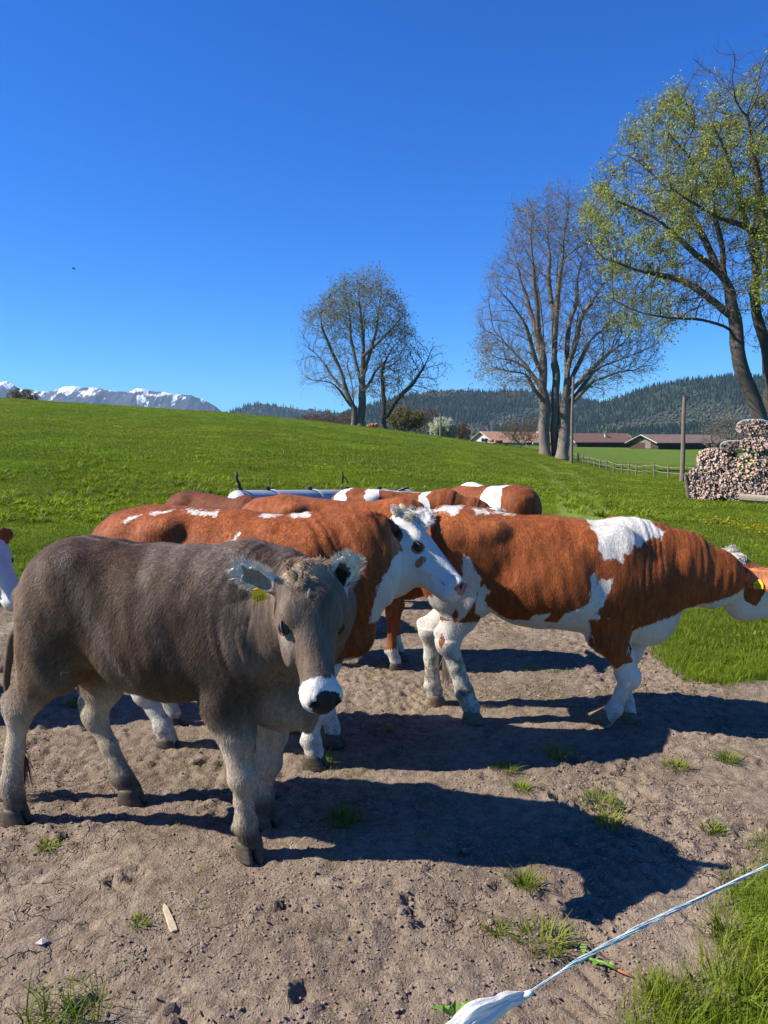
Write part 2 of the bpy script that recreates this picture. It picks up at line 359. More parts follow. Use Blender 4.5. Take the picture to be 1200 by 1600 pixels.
# long grass at the edge of the bare earth, close to the camera
x,y=sample(28000,-5.5,6.5,1.2,12.,.75,1.2); q=grassness(x,y); k=(q>-.02)&((rng.random(len(x))<.9)); x,y,q=x[k],y[k],q[k]
near=np.exp(-q/.9); P_=place(x,y); S_=.55+.6*near*rng.uniform(.6,1.3,len(x))
cr_=x>.7
S_=np.where((x>.6)&(y<4),S_*.68,S_*.62)*(.65+.7*vn(np.stack([x,y],-1)*2.2,19))
scatter('long_grass',P_,rots(len(x)),S_,long_,'long bright green grass along the edge of the trodden bare earth','grass')
x,y=sample(98000,-22,22,3.5,24,.80,2.2); q=grassness(x,y); k=(q>.05); k=k&((y>6)|(np.abs(x)>2.5)); x,y=x[k],y[k]; k=track_at(x,y)<.38; x,y=x[k],y[k]
scatter('short_grass',place(x,y),rots(len(x)),rng.uniform(.7,1.5,len(x)),short_,'short green turf of the pasture behind the cattle','grass')
y=24*np.exp(rng.random(46000)*math.log(110/24.)); x=rng.uniform(-1,1,len(y))*(y*.80+3); k=track_at(x,y)<.38; x,y=x[k],y[k]
scatter('field_grass',place(x,y),rots(len(x),.05),rng.uniform(.7,1.5,len(x)),wide_,'grazed green grass covering the far rise of the field','grass')
y=9*np.exp(rng.random(13000)*math.log(85/9.)); x=rng.uniform(-1,1,len(y))*(y*.75+2); k=(vn(np.stack([x,y],-1)*np.array([.35,.35]),91)>.52)&(H0(x,y)>-3)
x,y=x[k],y[k]
scatter('leafy_weeds',place(x,y),rots(len(x),.1),rng.uniform(.7,1.9,len(x)),dock_,'broad leaved weeds dotted through the pasture grass','weeds')
# sparse sprouts over the bare earth
x,y=sample(1700,-3.5,4.5,1.6,8,.6,.2); q=grassness(x,y); p2=np.stack([x,y],-1); k=(q<-.02)&(rng.random(len(x))<np.clip(sstep(2.2,5.5,y)*.75+.06,0,1))&(vn(p2*1.3,6)>.45); x,y=x[k],y[k]
scatter('grass_sprouts',place(x,y),rots(len(x)),rng.uniform(.25,.6,len(x)),short_,'sparse green sprouts coming up through the bare earth','grass')
# clods and crumbs of dry earth
def clod(s):
    r=np.random.default_rng(s); bm=bmesh.new(); bmesh.ops.create_icosphere(bm,subdivisions=2,radius=1)
    V=np.array([v.co for v in bm.verts]); F=np.array([[v.index for v in f.verts] for f in bm.faces]); bm.free()
    V=V*(.75+.6*fbm(V*1.6+s*9,3,s)[:,None])*np.array([1,r.uniform(.6,1),r.uniform(.35,.7)]); return npmesh('clod',V,F,CLOD,link=False,smooth=False)
CLOD=simple('dry_clod',(.27,.198,.148),.95,60,.4,.5,.004,spec=.1)
STRAWM=simple('straw',(.40,.32,.21),.7,30,.25,.2,.002)
clods=proto_col('clods',[clod(s) for s in range(6)])
x=rng.uniform(-3.2,3.4,120000); y=1.5+rng.random(120000)**1.3*6.3; q=grassness(x,y); p2=np.stack([x,y],-1); de=sstep(.42,.68,fbm(p2*1.6,3,51)); k=(q<.03)&(rng.random(len(x))<.09+.91*de)&(np.abs(x)<y*.56+.3); x,y=x[k],y[k]
s_=.0018+.0050*rng.random(len(x))**3; big=(rng.random(len(x))<.02)&(de[k]>.5); s_[big]*=2.4
scatter('earth_clods',place(x,y,.001),np.stack([rng.uniform(-.4,.4,len(x)),rng.uniform(-.4,.4,len(x)),rng.uniform(0,6.28,len(x))],-1),s_,clods,'crumbs and clods of dry earth lying on the ground','clods')
# straw litter: short thin stalks
st=[]
for s in range(3):
    a=MB(); r=np.random.default_rng(s); a.tube([(-1,0,0),(-.3,.05*r.normal(),.1),(.4,.12*r.normal(),.12),(1,.2*r.normal(),0)],[.03,.035,.03,.02],4); o=a.build('stalk',STRAWM); sc.collection.objects.unlink(o); st.append(o)
x=rng.uniform(-3.,3.4,900); y=1.5+rng.random(900)**1.3*5.5; k=grassness(x,y)<0; x,y=x[k],y[k]
scatter('straw_litter',place(x,y,.004),rots(len(x),.1),.008+.028*rng.random(len(x))**2,proto_col('stalks',st),'short bits of pale straw scattered on the bare earth','straw')
# single tufts of grass standing out on the bare earth
def tuft(px,py,h,n,label,lean=.9,w=.0022,name='grass_tuft',rad=.05,dry=.08):
    c=GP(px,py); V,F,C=blades(int(n*1.8),rad,h*1.35,w*1.25,lean,int(px+py),seg=4,dry=dry); o=npmesh(name,V,F,GRASS,attrs={'Col':C}); o.location=(c[0],c[1],float(H0(c[0],c[1])+relief_at(np.array([c[0]]),np.array([c[1]]))[0])); 
    tag(o,label,'grass tuft','grass tufts standing on the bare earth'); return o
TUFTS=[(100,1592,.085,70,'wiry grass tuft with pale blades in the bottom left corner of the bare earth',.11),
(845,1470,.07,60,'flattened pale grass tuft between the bent green stalk and the shadow edge',.08),
(820,1378,.055,70,'small bright tuft on the lower edge of the brown cow shadow',.04),
(776,1452,.04,36,'tiny tuft just left of the flattened pale grass tuft',.03),
(1030,1552,.06,60,'small tuft left of the long grass in the bottom right corner',.04),
(1134,1462,.07,60,'tuft beside the rope at the edge of the long grass',.05),
(537,1288,.06,90,'round dark green tuft in the shade beside the brown cow front hooves',.07),
(218,1442,.028,30,'tiny sprout next to the broken wood splinter',.03),
(74,1326,.03,50,'low sprout below the hind legs of the brown cow',.04),
(935,1262,.06,70,'spreading grass tuft above the brown cow shadow',.09),
(1112,1302,.04,60,'compact bright tuft on sunlit earth right of the shadow',.04),
(815,1238,.04,50,'small tuft between the two big shadows',.04),
(1135,1190,.05,60,'tuft at the right end of the upper shadow',.05),
(950,1290,.05,60,'dark tuft in shade just below the spreading tuft',.06),
(505,1188,.07,60,'tuft touching the front hoof of the cow behind the brown cow',.05),
(120,1098,.05,60,'tuft between the hind legs of the brown cow',.06),
(610,1145,.03,40,'tiny tuft in the shade below the white faced cow chin',.03),
(790,1205,.045,60,'tuft in the lower rim of the long shadow under the right cow',.06),
(870,1185,.05,60,'dark tuft inside the long shadow under the right cow',.06),
(1055,1200,.05,50,'tuft in front of the right cow near the shadow of its head',.06)]
for px,py,h,n,l,rd in TUFTS: tuft(px,py,h,n,l,rad=rd)
# ================================================================ CATTLE
def unit(v): v=np.asarray(v,float); return v/(np.linalg.norm(v)+1e-12)
class Field:
    def __init__(s,lo,hi,h):
        s.lo=np.array(lo,float); s.h=h; s.n=np.ceil((np.array(hi)-s.lo)/h).astype(int)+1
        s.F=np.full(s.n,.2,np.float32)
    def sub(s,lo,hi):
        a=np.clip(np.floor((np.array(lo)-s.lo)/s.h).astype(int),0,s.n); b=np.clip(np.ceil((np.array(hi)-s.lo)/s.h).astype(int)+1,0,s.n)
        sl=tuple(slice(i,j) for i,j in zip(a,b)); ax=[s.lo[k]+np.arange(a[k],b[k])*s.h for k in range(3)]
        return sl,np.stack(np.meshgrid(*ax,indexing='ij'),-1)
    def comb(s,sl,d,k,neg=False):
        A=s.F[sl]; d=d.astype(np.float32)
        if neg:
            A=-A; hh=np.maximum(k-np.abs(A-d),0)/k; s.F[sl]=-(np.minimum(A,d)-hh*hh*k*.25)
        else:
            hh=np.maximum(k-np.abs(A-d),0)/k; s.F[sl]=np.minimum(A,d)-hh*hh*k*.25
    def ecap(s,a,b,ra,rb,side=(0,1,0),k=.03,neg=False):
        """elliptic capsule: ra,rb = (radius across, radius sideways)"""
        a=np.array(a,float);b=np.array(b,float); ra=np.broadcast_to(ra,2);rb=np.broadcast_to(rb,2); sv=unit(side); m=max(*ra,*rb)+k+.012
        sl,P=s.sub(np.minimum(a,b)-m,np.maximum(a,b)+m)
        if P.size==0: return
        e=b-a; t=np.clip(((P-a)@e)/(e@e+1e-12),0,1); v=P-a-t[...,None]*e; ts=v@sv; w=np.sqrt(np.maximum((v*v).sum(-1)-ts*ts,0))
        tt=t*t*(3-2*t); ru=ra[0]+(rb[0]-ra[0])*tt; rs=ra[1]+(rb[1]-ra[1])*tt
        k0=np.sqrt((w/ru)**2+(ts/rs)**2)+1e-9; k1=np.sqrt((w/ru**2)**2+(ts/rs**2)**2)+1e-9
        s.comb(sl,k0*(k0-1)/k1,k,neg)
    def ell(s,c,r,ax=None,k=.03,neg=False):
        c=np.array(c,float); r=np.array(r,float); m=r.max()+k+.012
        sl,P=s.sub(c-m,c+m)
        if P.size==0: return
        q=P-c
        if ax is not None: q=q@np.array([unit(a) for a in ax]).T
        k0=np.sqrt(((q/r)**2).sum(-1))+1e-9; k1=np.sqrt(((q/r**2)**2).sum(-1))+1e-9
        s.comb(sl,k0*(k0-1)/k1,k,neg)
    def loft(s,o,A,U,S,T,k=.04,nn=2.3):
        """T rows: t, top, bottom, halfwidth, squareness, widest height 0..1"""
        T=np.array(T,float); A,U,S=unit(A),unit(U),unit(S); o=np.array(o,float)
        cs=[]
        for r in T:
            for tp_ in (r[1],r[2]):
                for sg in (-1,1): cs.append(o+A*r[0]+U*tp_+S*sg*r[3])
        cs=np.array(cs); sl,P=s.sub(cs.min(0)-k-.03,cs.max(0)+k+.03); q=P-o; t=q@A;u=q@U;v=q@S
        tc=np.clip(t,T[0,0],T[-1,0])
        def ip(j):
            # smooth (cubic) interpolation
            x=T[:,0];y=T[:,j]; m=np.gradient(y,x); i=np.clip(np.searchsorted(x,tc)-1,0,len(x)-2); h=x[i+1]-x[i]; f=(tc-x[i])/h
            return (2*f**3-3*f**2+1)*y[i]+(f**3-2*f**2+f)*h*m[i]+(-2*f**3+3*f**2)*y[i+1]+(f**3-f**2)*h*m[i+1]
        top,bot,w=ip(1),ip(2),ip(3); sq=ip(4) if T.shape[1]>4 else nn; wh=ip(5) if T.shape[1]>5 else .5
        c=bot+(top-bot)*wh; hh=np.where(u>c,np.maximum(top-c,.004),np.maximum(c-bot,.004)); w=np.maximum(w,.004)
        k0=(np.abs((u-c)/hh)**sq+np.abs(v/w)**sq)**(1/sq)
        rad=np.sqrt((u-c)**2+v**2); surf=rad/np.maximum(k0,1e-6); d=np.where(rad>1e-4,rad-surf,-np.minimum(hh,w))
        d=d*.9; dt=np.abs(t-tc); d=np.where(dt>0,np.sqrt(np.maximum(d,0)**2+dt**2)+np.minimum(d,0)*(dt<.001),d)
        s.comb(sl,d,k)
    def mesh(s,smooth=2):
        F=s.F; n=F.shape; ins=F<0
        cnt=np.zeros(tuple(q-1 for q in n),np.uint8)
        offs=[(i,j,k) for i in (0,1) for j in (0,1) for k in (0,1)]
        for o in offs: cnt+=ins[o[0]:n[0]-1+o[0],o[1]:n[1]-1+o[1],o[2]:n[2]-1+o[2]]
        act=np.argwhere((cnt>0)&(cnt<8)); idx=np.full(cnt.shape,-1,np.int32); idx[tuple(act.T)]=np.arange(len(act))
        val={o:F[act[:,0]+o[0],act[:,1]+o[1],act[:,2]+o[2]] for o in offs}
        acc=np.zeros((len(act),3)); c=np.zeros(len(act))
        for i in range(8):
            for ax in range(3):
                o=offs[i]
                if o[ax]: continue
                p=list(o);p[ax]=1;p=tuple(p); a,b=val[o],val[p]; m=(a<0)!=(b<0); t=np.where(m,a/(a-b+1e-12),0)
                pt=np.tile(np.array(o,float),(len(act),1)); pt[:,ax]=t; acc+=pt*m[:,None]; c+=m
        V=s.lo+(act+acc/c[:,None])*s.h
        Q=[]
        for ax in range(3):
            sl0=[slice(1,n[k]-1) if k!=ax else slice(0,n[k]-1) for k in range(3)]; sl1=list(sl0); sl1[ax]=slice(1,n[ax])
            a=ins[tuple(sl0)];b=ins[tuple(sl1)]; e=np.argwhere(a!=b)
            if not len(e): continue
            fl=a[tuple(e.T)]; e=e+np.array([0 if k==ax else 1 for k in range(3)]); u,w=[k for k in range(3) if k!=ax]
            def g_(du,dw): q=e.copy(); q[:,u]-=du; q[:,w]-=dw; return idx[tuple(q.T)]
            f=np.stack([g_(1,1),g_(0,1),g_(0,0),g_(1,0)],-1)
            if ax==1: f=f[:,::-1]
            f=np.where(fl[:,None],f,f[:,::-1]); Q.append(f)
        Q=np.vstack(Q)
        E=np.vstack([Q[:,[0,1]],Q[:,[1,2]],Q[:,[2,3]],Q[:,[3,0]]])
        deg=np.bincount(E[:,0],minlength=len(V))+np.bincount(E[:,1],minlength=len(V)); deg=np.maximum(deg,1)
        for it in range(smooth):
            W=np.zeros_like(V)
            for k in range(3): W[:,k]=(np.bincount(E[:,0],V[E[:,1],k],len(V))+np.bincount(E[:,1],V[E[:,0],k],len(V)))/deg
            V=V+(W-V)*(.6 if it%2==0 else -.35)
        return V,Q
def vnormals(V,Q):
    fn=np.cross(V[Q[:,2]]-V[Q[:,0]],V[Q[:,3]]-V[Q[:,1]]); Nn=np.zeros_like(V)
    for j in range(4):
        for k in range(3): Nn[:,k]+=np.bincount(Q[:,j],fn[:,k],len(V))
    return Nn/(np.linalg.norm(Nn,axis=1)[:,None]+1e-12)
# --- coat material: Col attribute, crisp white patches from the signed attribute 'white'
def coat_mat(name,whitecol=(.66,.62,.55),rough=.62):
    m,t,b=mat_new(name); g=N(t); p=g.pos()
    flow=g.mapping(p,(1,.6,.22),(0,R(28),0)); fine=g.noise(flow,170,3,.6); mid=g.noise(flow,38,5,.62,dist=.6); iso=g.noise(p,60,4,.7); lo=g.noise(p,5,4,.6)
    c=g.mix(1.,g.attr('Col','Color'),g.ramp(mid,[(.28,.50),(.5,.95),(.75,1.5)]),'MULTIPLY')
    c=g.mix(1.,c,g.ramp(lo,[(.3,.82),(.7,1.15)]),'MULTIPLY')
    wc=g.mix(g.mapr(g.noise(p,9,5,.65),.5,.75,0,.55),whitecol,tuple(q*k for q,k in zip(whitecol,(.86,.76,.58))))
    wc=g.mix(g.mapr(mid,.3,.7,.35,0),wc,tuple(q*.55 for q in whitecol))
    wv=g.math('ADD',g.attr('white'),g.math('MULTIPLY',g.math('SUBTRACT',mid,.5),.045)); wv=g.math('ADD',wv,g.math('MULTIPLY',g.math('SUBTRACT',iso,.5),.02))
    c=g.mix(g.mapr(wv,-.002,.003,0,1),c,wc)
    dm=g.math('MULTIPLY',g.attr('dirt'),g.mapr(g.noise(p,26,5,.7),.35,.65,0,1),clamp=True)
    c=g.mix(dm,c,(.13,.10,.06))
    g.l(c,b.inputs['Base Color']); b.inputs['Roughness'].default_value=.7; b.inputs['Specular IOR Level'].default_value=.22
    b.inputs['Sheen Weight'].default_value=.03; b.inputs['Sheen Roughness'].default_value=.4
    hgt=g.math('ADD',g.math('MULTIPLY',fine,.35),mid); hgt=g.math('ADD',hgt,g.math('MULTIPLY',iso,.3))
    g.l(g.bump(hgt,.6,.008),b.inputs['Normal'])
    return m
COAT=coat_mat('cattle_coat')
FURM=None
def fur_mat():
    m,t,b=mat_new('cattle_hair'); g=N(t); g.l(g.attr('Col','Color'),b.inputs['Base Color']); b.inputs['Roughness'].default_value=.58; b.inputs['Specular IOR Level'].default_value=.2; return m
FURM=fur_mat()
def gloss(name,col,rough): m,t,b=mat_new(name); b.inputs['Base Color'].default_value=(*col,1); b.inputs['Roughness'].default_value=rough; return m
EYEM=gloss('eye_wet',(.012,.008,.006),.08)
HOOFM=simple('hoof_horn',(.075,.055,.035),.6,40,.5,.5,.003,stretch=(1,1,3)); HOOFP=simple('hoof_pale',(.32,.24,.14),.6,40,.4,.5,.003,stretch=(1,1,3))
TAGM=simple('ear_tag_plastic',(.85,.55,.02),.4,5,.1,0); TAGK=simple('tag_print',(.03,.03,.03),.6,5,.1,0)
# --- torso table in cow space (x forward, withers about 1.25 m): x, top, bottom, half width, squareness, widest height
TORSO=[(-.80,1.08,.92,.04,2,.5),(-.77,1.15,.82,.12,2,.5),(-.70,1.225,.70,.19,2.1,.55),(-.58,1.262,.62,.23,2.3,.58),(-.42,1.27,.60,.255,2.4,.6),(-.28,1.255,.575,.27,2.25,.52),(-.10,1.24,.535,.305,2.15,.45),(.10,1.232,.505,.315,2.15,.44),(.26,1.235,.50,.285,2.1,.46),(.38,1.245,.52,.235,2.05,.48),(.50,1.24,.56,.195,2,.5),(.60,1.18,.62,.15,2,.5),(.68,1.08,.70,.10,2,.5),(.73,.98,.80,.04,2,.5)]
LEGF=dict(j=[(.40,1.00),(.33,.74),(.385,.43),(.375,.16),(.405,.075)],lat=[.15,.17,.155,.15,.15])
LEGR=dict(j=[(-.50,.98),(-.36,.72),(-.60,.50),(-.56,.17),(-.52,.075)],lat=[.14,.175,.16,.15,.15])
def build_cow(name,label,loc,yaw,scale=1.,torso=None,legs=None,neck=None,head=None,ears=None,colour=None,h=.0095,group=None,fur=(0,.012),tail=True,tailside=0.,tailx=0.,hoofm=None,wrinkle=1.,forelock=None,eartag=None,seed=1,turn_side=0,clip=None,tailcol=None,switchcol=None,extra=None):
    root=empty(name,(loc[0],loc[1],0),yaw)
    c_,s_=math.cos(yaw),math.sin(yaw)
    torso=torso or [(r[0]*scale,r[1]*scale,r[2]*scale,r[3]*scale,r[4],r[5]) for r in TORSO]
    S=scale
    # head frame
    ho=np.array(head['o'],float); ha=unit(head['a']); hu=np.array(head['u'],float); hu=unit(hu-ha*(hu@ha)); hside=np.cross(hu,ha)*1.0; hl=head.get('len',.5)/.5
    lo=np.array([-1.0*S,-.48*S,-.03]); hi=np.array([.85*S,.48*S,1.36*S])
    he=np.array([ho,ho+ha*.55*hl,ho-hu*.3*hl,ho+hside*.33,ho-hside*.33]+[n[0] for n in neck]); lo=np.minimum(lo,he.min(0)-.16); hi=np.maximum(hi,he.max(0)+.16); lo[2]=-.03
    Fd=Field(lo,hi,h)
    Fd.loft((0,0,0),(1,0,0),(0,0,1),(0,1,0),torso,k=.02)
    TA_=np.array(torso); zt=lambda x:float(np.interp(x,TA_[:,0],TA_[:,1]))
    # skeleton bumps
    for sg in (-1,1):
        Fd.ell((-.33*S,sg*.205*S,zt(-.33*S)-.088*S),(.075*S,.045*S,.045*S),k=.08)              # hook bone
        Fd.ell((max(-.72*S,torso[2][0]),sg*.10*S,zt(max(-.72*S,torso[2][0]))-.12*S),(.06*S,.04*S,.05*S),k=.05)                 # pin bone
        Fd.ell((.37*S,sg*.165*S,.92*S),(.12*S,.065*S,.21*S),ax=[(1,0,.35),(0,1,0),(-.35,0,1)],k=.06)   # shoulder blade
        Fd.ell((.52*S,sg*.13*S,.84*S),(.10*S,.08*S,.11*S),k=.06)                   # point of shoulder
        Fd.ell((-.20*S,sg*.335*S,zt(-.2*S)-.22*S),(.10*S,.045*S,.08*S),k=.07,neg=True)        # hollow of the flank
    for sg in (-1,1):
        Fd.ell((.215*S,sg*.345*S,.93*S),(.045*S,.055*S,.24*S),ax=[(1,0,.25),(0,1,0),(-.25,0,1)],k=.09,neg=True); Fd.ell((-.29*S,sg*.315*S,.82*S),(.04*S,.05*S,.17*S),ax=[(1,0,-.35),(0,1,0),(.35,0,1)],k=.08,neg=True)
    Fd.ell((.50*S,0,.62*S),(.17*S,.10*S,.12*S),k=.08)                                # brisket
    # legs
    hoofs=[]
    L=legs or {}
    for nm,base,front,sg in (('fn',LEGF,1,-1),('ff',LEGF,1,1),('rn',LEGR,0,-1),('rf',LEGR,0,1)):
        sp=L.get(nm,{}); J=[np.array([x*S,sg*l*S,z*S]) for (x,z),l in zip(base['j'],base['lat'])]
        if 'j' in sp:
            for i,v in enumerate(sp['j']):
                if v is not None: J[i]=np.array(v,float)
        tk=sp.get('thick',1.)*S**.5
        if front: rad=[(.135*S,.075*S),(.088*tk,.070*tk),(.050*tk,.046*tk),(.041*tk,.040*tk),(.044*tk,.044*tk)]
        else: rad=[(.19*S,.12*S),(.135*S,.085*S),(.058*tk,.040*tk),(.042*tk,.040*tk),(.045*tk,.044*tk)]
        sd=(0,1,0)
        for i in range(4):
            a,b=J[i],J[i+1]; ra,rb=rad[i],rad[i+1]
            if i==0: Fd.ecap(a,b,ra,rb,sd,k=.07)
            elif i==1:
                mid=a*.5+b*.5+np.array([.012 if front else .02,0,.02]); rm=(.066*tk,.056*tk) if front else (.078*tk,.054*tk)
                Fd.ecap(a,mid,ra,rm,sd,k=.04 if front else .06); Fd.ecap(mid,b,rm,rb,sd,k=.03)
            elif i==2:
                mid=a*.5+b*.5; rm=(.036*tk,.030*tk) if front else (.040*tk,.030*tk)
                Fd.ecap(a,mid,(rb[0]*1.08,ra[1]*.9),rm,sd,k=.02); Fd.ecap(mid,b,rm,rb,sd,k=.02)
            else: Fd.ecap(a,b,ra,rb,sd,k=.025)
        kn=J[2]; Fd.ell(kn+np.array([.008 if front else -.006,0,0]),(.056*tk,.050*tk,.066*tk) if front else (.055*tk,.043*tk,.07*tk),k=.03)
        if not front:
            up=unit(J[1]-J[2]); bk=kn+np.array([-.045*tk,0,.045*tk]); Fd.ecap(kn,bk,(.04*tk,.032*tk),(.026*tk,.022*tk),sd,k=.03); Fd.ecap(bk,J[1]*.62+J[2]*.38+np.array([-.055,0,.02]),(.02,.014),(.03,.02),sd,k=.035)
        d3=unit(J[4]-J[3]); fb=J[3]+np.array([-.038,0,-.012])
        for q in (-.018,.018): Fd.ell(fb+np.array([0,q,0]),(.017,.013,.02),k=.012)
        # fore-aft profile of thigh
        if not front: Fd.ell(J[0]+np.array([-.10*S,0,-.10*S]),(.13*S,.10*S,.24*S),k=.08)
        hoofs.append((J[3],J[4],sp.get('toe'),sp.get('pitch',0),tk))
    # neck
    for i in range(len(neck)-1):
        a,b=neck[i],neck[i+1]; Fd.ecap(a[0],b[0],a[1],b[1],a[2] if len(a)>2 else (0,1,0),k=.07)
    # head
    HT=[(-.045,-.03,-.12,.055,2,.6),(-.01,.0,-.17,.088,2.1,.6),(.05,.008,-.205,.112,2.3,.68),(.11,.008,-.235,.120,2.4,.72),(.17,.004,-.242,.116,2.3,.74),(.23,-.002,-.222,.098,2.2,.68),(.29,-.008,-.182,.080,2.2,.60),(.35,-.014,-.155,.068,2.2,.55),(.41,-.018,-.142,.064,2.3,.55),(.455,-.022,-.136,.068,2.4,.55),(.485,-.03,-.128,.064,2.3,.55),(.505,-.045,-.11,.048,2.2,.5),(.518,-.06,-.095,.02,2,.5)]
    HT=[(r[0]*hl,r[1]*hl,r[2]*hl*head.get('deep',1.),r[3]*hl*head.get('wide',1.),r[4],r[5]) for r in HT]
    Fd.loft(ho,ha,hu,hside,HT,k=.045)
    def hp(t,u,v): return ho+(ha*t+hu*u+hside*v)*hl
    for sg in (-1,1):
        Fd.ell(hp(.155,-.045,sg*.098),(.045*hl,.024*hl,.03*hl),ax=[ha,hu,hside],k=.03)           # brow
        Fd.ell(hp(.20,-.072,sg*.122),(.028*hl,.018*hl,.016*hl),ax=[ha,hu,hside],k=.02,neg=True)   # eye socket
        Fd.ell(hp(.25,-.12,sg*.088),(.08,.035,.016),ax=[ha,hu,hside],k=.03)                      # cheek bone
        Fd.ell(hp(.468,-.042,sg*.05),(.026*hl,.014*hl,.015*hl),ax=[ha,hu,hside],k=.04)            # nostril wing
        Fd.ell(hp(.496,-.045,sg*.046),(.022*hl,.012*hl,.013*hl),ax=[ha-.3*hside*sg,hu,hside],k=.008,neg=True)
        Fd.ell(hp(.44,-.105,sg*.048),(.045,.02,.022),ax=[ha,hu,hside],k=.02)                     # lips
        Fd.ecap(hp(.37,-.112,sg*.075),hp(.50,-.100,sg*.035),(.004,.02),(.004,.02),hside,k=.008,neg=True)
    Fd.ell(hp(-.01,-.015,0),(.035,.04,.06),ax=[ha,hu,hside],k=.05)                                # poll
    Fd.ecap(hp(.478,-.128,0),hp(.40,-.148,0),(.024,.040),(.020,.034),hside,k=.03)                      # chin
    # ears
    EP=[]
    for ei,E_ in enumerate(ears or [dict(s=-1),dict(s=1)]):
        sg=E_['s']; base=hp(E_.get('t',.035),E_.get('u',-.075),sg*E_.get('v',.108)); d=unit(E_.get('d',hside*sg*1.0-ha*.15-hu*.12)); ln=E_.get('len',.19); wn_=unit(E_.get('n',hu*.5+ha*.4)); wn_=unit(wn_-d*(wn_@d)); wv=np.cross(d,wn_); W=E_.get('w',.058)
        c=base+d*ln*.56
        Fd.ecap(base-d*.03,base+d*.05,(.028,.030),(.032,.026),wn_,k=.03)
        Fd.ell(c,(ln*.52,W,.0145),ax=[d,wv,wn_],k=.022)
        Fd.ell(c+wn_*.018-d*.01,(ln*.40,W*.66,.015),ax=[d,wv,wn_],k=.006,neg=True)
        EP.append((base,d,wv,wn_,ln,W,sg))
    if extra: extra(Fd)
    V,Q=Fd.mesh(3); Nn=vnormals(V,Q)
    # wrinkles over the neck, soft muscle relief and hair ridges
    nk0=np.array(neck[0][0]);nk1=np.array(neck[-1][0]); ax_=unit(nk1-nk0)
    tn=((V-nk0)@ax_)/np.linalg.norm(nk1-nk0); hdst=np.linalg.norm(V-hp(.2,-.1,0),axis=1)
    wn1=sstep(head.get('w0',-.35),head.get('w0',-.35)+.35,tn)*sstep(.17,.30,hdst)*sstep(.45,.75,V[:,2])*wrinkle
    q=((V-nk0)@ax_)*1.0*head.get('wf',1.)+.10*(V[:,2])+.05*fbm(V*3,3,seed)
    wr=np.abs(vn(np.stack([q*30,V[:,1]*2,V[:,2]*2.6],-1),seed+3)-.5)*2
    disp=wn1*(wr**.7-.5)*.010
    onbody=(V[:,2]>.5)&(hdst>.3)
    disp+=onbody*((fbm(V*np.array([5,5,3.2]),3,seed+7)-.5)*.030+(vn(np.stack([V[:,0]*14+V[:,2]*5,V[:,1]*5,V[:,2]*4],-1),seed+9)-.5)*.008)
    rib=onbody*sstep(.22,.30,np.abs(V[:,1])/S)*((V[:,0]>-.2*S)&(V[:,0]<.3*S)); disp+=rib*.0014*np.sin((V[:,0]+.25*V[:,2])*2*math.pi/.075)
    disp+=(V[:,2]<.5)*(fbm(V*14,2,seed+5)-.5)*.006
    V=V+Nn*disp[:,None]; Nn=vnormals(V,Q)
    # head coordinates of every vertex
    hc=np.stack([(V-ho)@ha,(V-ho)@hu,(V-ho)@hside],-1)/hl
    ear=np.zeros(len(V)); eart=np.zeros(len(V)); earin=np.zeros(len(V))
    for base,d,wv,wn_,ln,W,sg in EP:
        r=V-base; t=r@d/ln; inn=(t>.12)&(t<1.25)&(np.abs(r@wv)<W*1.15)&(np.abs(r@wn_)<.045); ear[inn]=sg; eart[inn]=t[inn]; earin[inn]=((r@wn_)[inn]>-.002)*(Nn[inn]@wn_>.2)
    info=dict(ear=ear,eart=eart,earin=earin,EP=EP,hc=hc,S=S,hdst=hdst)
    col,white,dirt=colour(V,Nn,info)
    # eye rims, nostrils and mouth are dark skin
    ed=np.minimum(*[np.linalg.norm((hc-np.array([.20,-.070,sg*.118]))/np.array([1.35,1,1.3]),axis=1) for sg in (-1,1)])
    nd=np.minimum(*[np.linalg.norm(hc-np.array([.498,-.045,sg*.046]),axis=1) for sg in (-1,1)])
    k=sstep(.026,.017,ed); col=col*(1-k[:,None])+np.array([.02,.014,.011])*k[:,None]; white=np.where(ed<.022,-.05,white)
    k=sstep(.022,.014,nd); col=col*(1-k[:,None])+np.array([.012,.008,.008])*k[:,None]; white=np.where(nd<.018,-.05,white)
    body=npmesh('body',V,Q,COAT,root,attrs={'Col':np.clip(col,0,1),'white':white,'dirt':dirt})
    # eyes
    for sg in (-1,1):
        bm=bmesh.new(); bmesh.ops.create_uvsphere(bm,u_segments=20,v_segments=14,radius=head.get('eye',.0205)*hl); me=bpy.data.meshes.new('eye'); bm.to_mesh(me); bm.free(); me.materials.append(EYEM)
        for p_ in me.polygons:p_.use_smooth=True
        e=bpy.data.objects.new('eye',me); sc.collection.objects.link(e); e.parent=root; e.location=hp(.20,-.067,sg*.108)
        lid=[];lid2=[]
        for k_ in range(13):
            a=math.pi*(k_/12); er=head.get('eye',.0205)*1.02; ca,sa=math.cos(a),math.sin(a); lid.append(hp(.20-er*1.15*ca,-.067+er*.62*sa,sg*(.108+er*.80*sa+.004))); lid2.append(hp(.20-er*1.15*ca,-.067-er*.70*sa,sg*(.108+er*.66*sa+.004)))
        mb=MB(); mb.tube(lid,np.array([.002]+[.0038]*11+[.002])*hl,6); mb.tube(lid2,np.array([.002]+[.0035]*11+[.002])*hl,6); ld=mb.build('eyelid',HOOFM if colour.__name__!='c_brown' else LIDM,root,True)
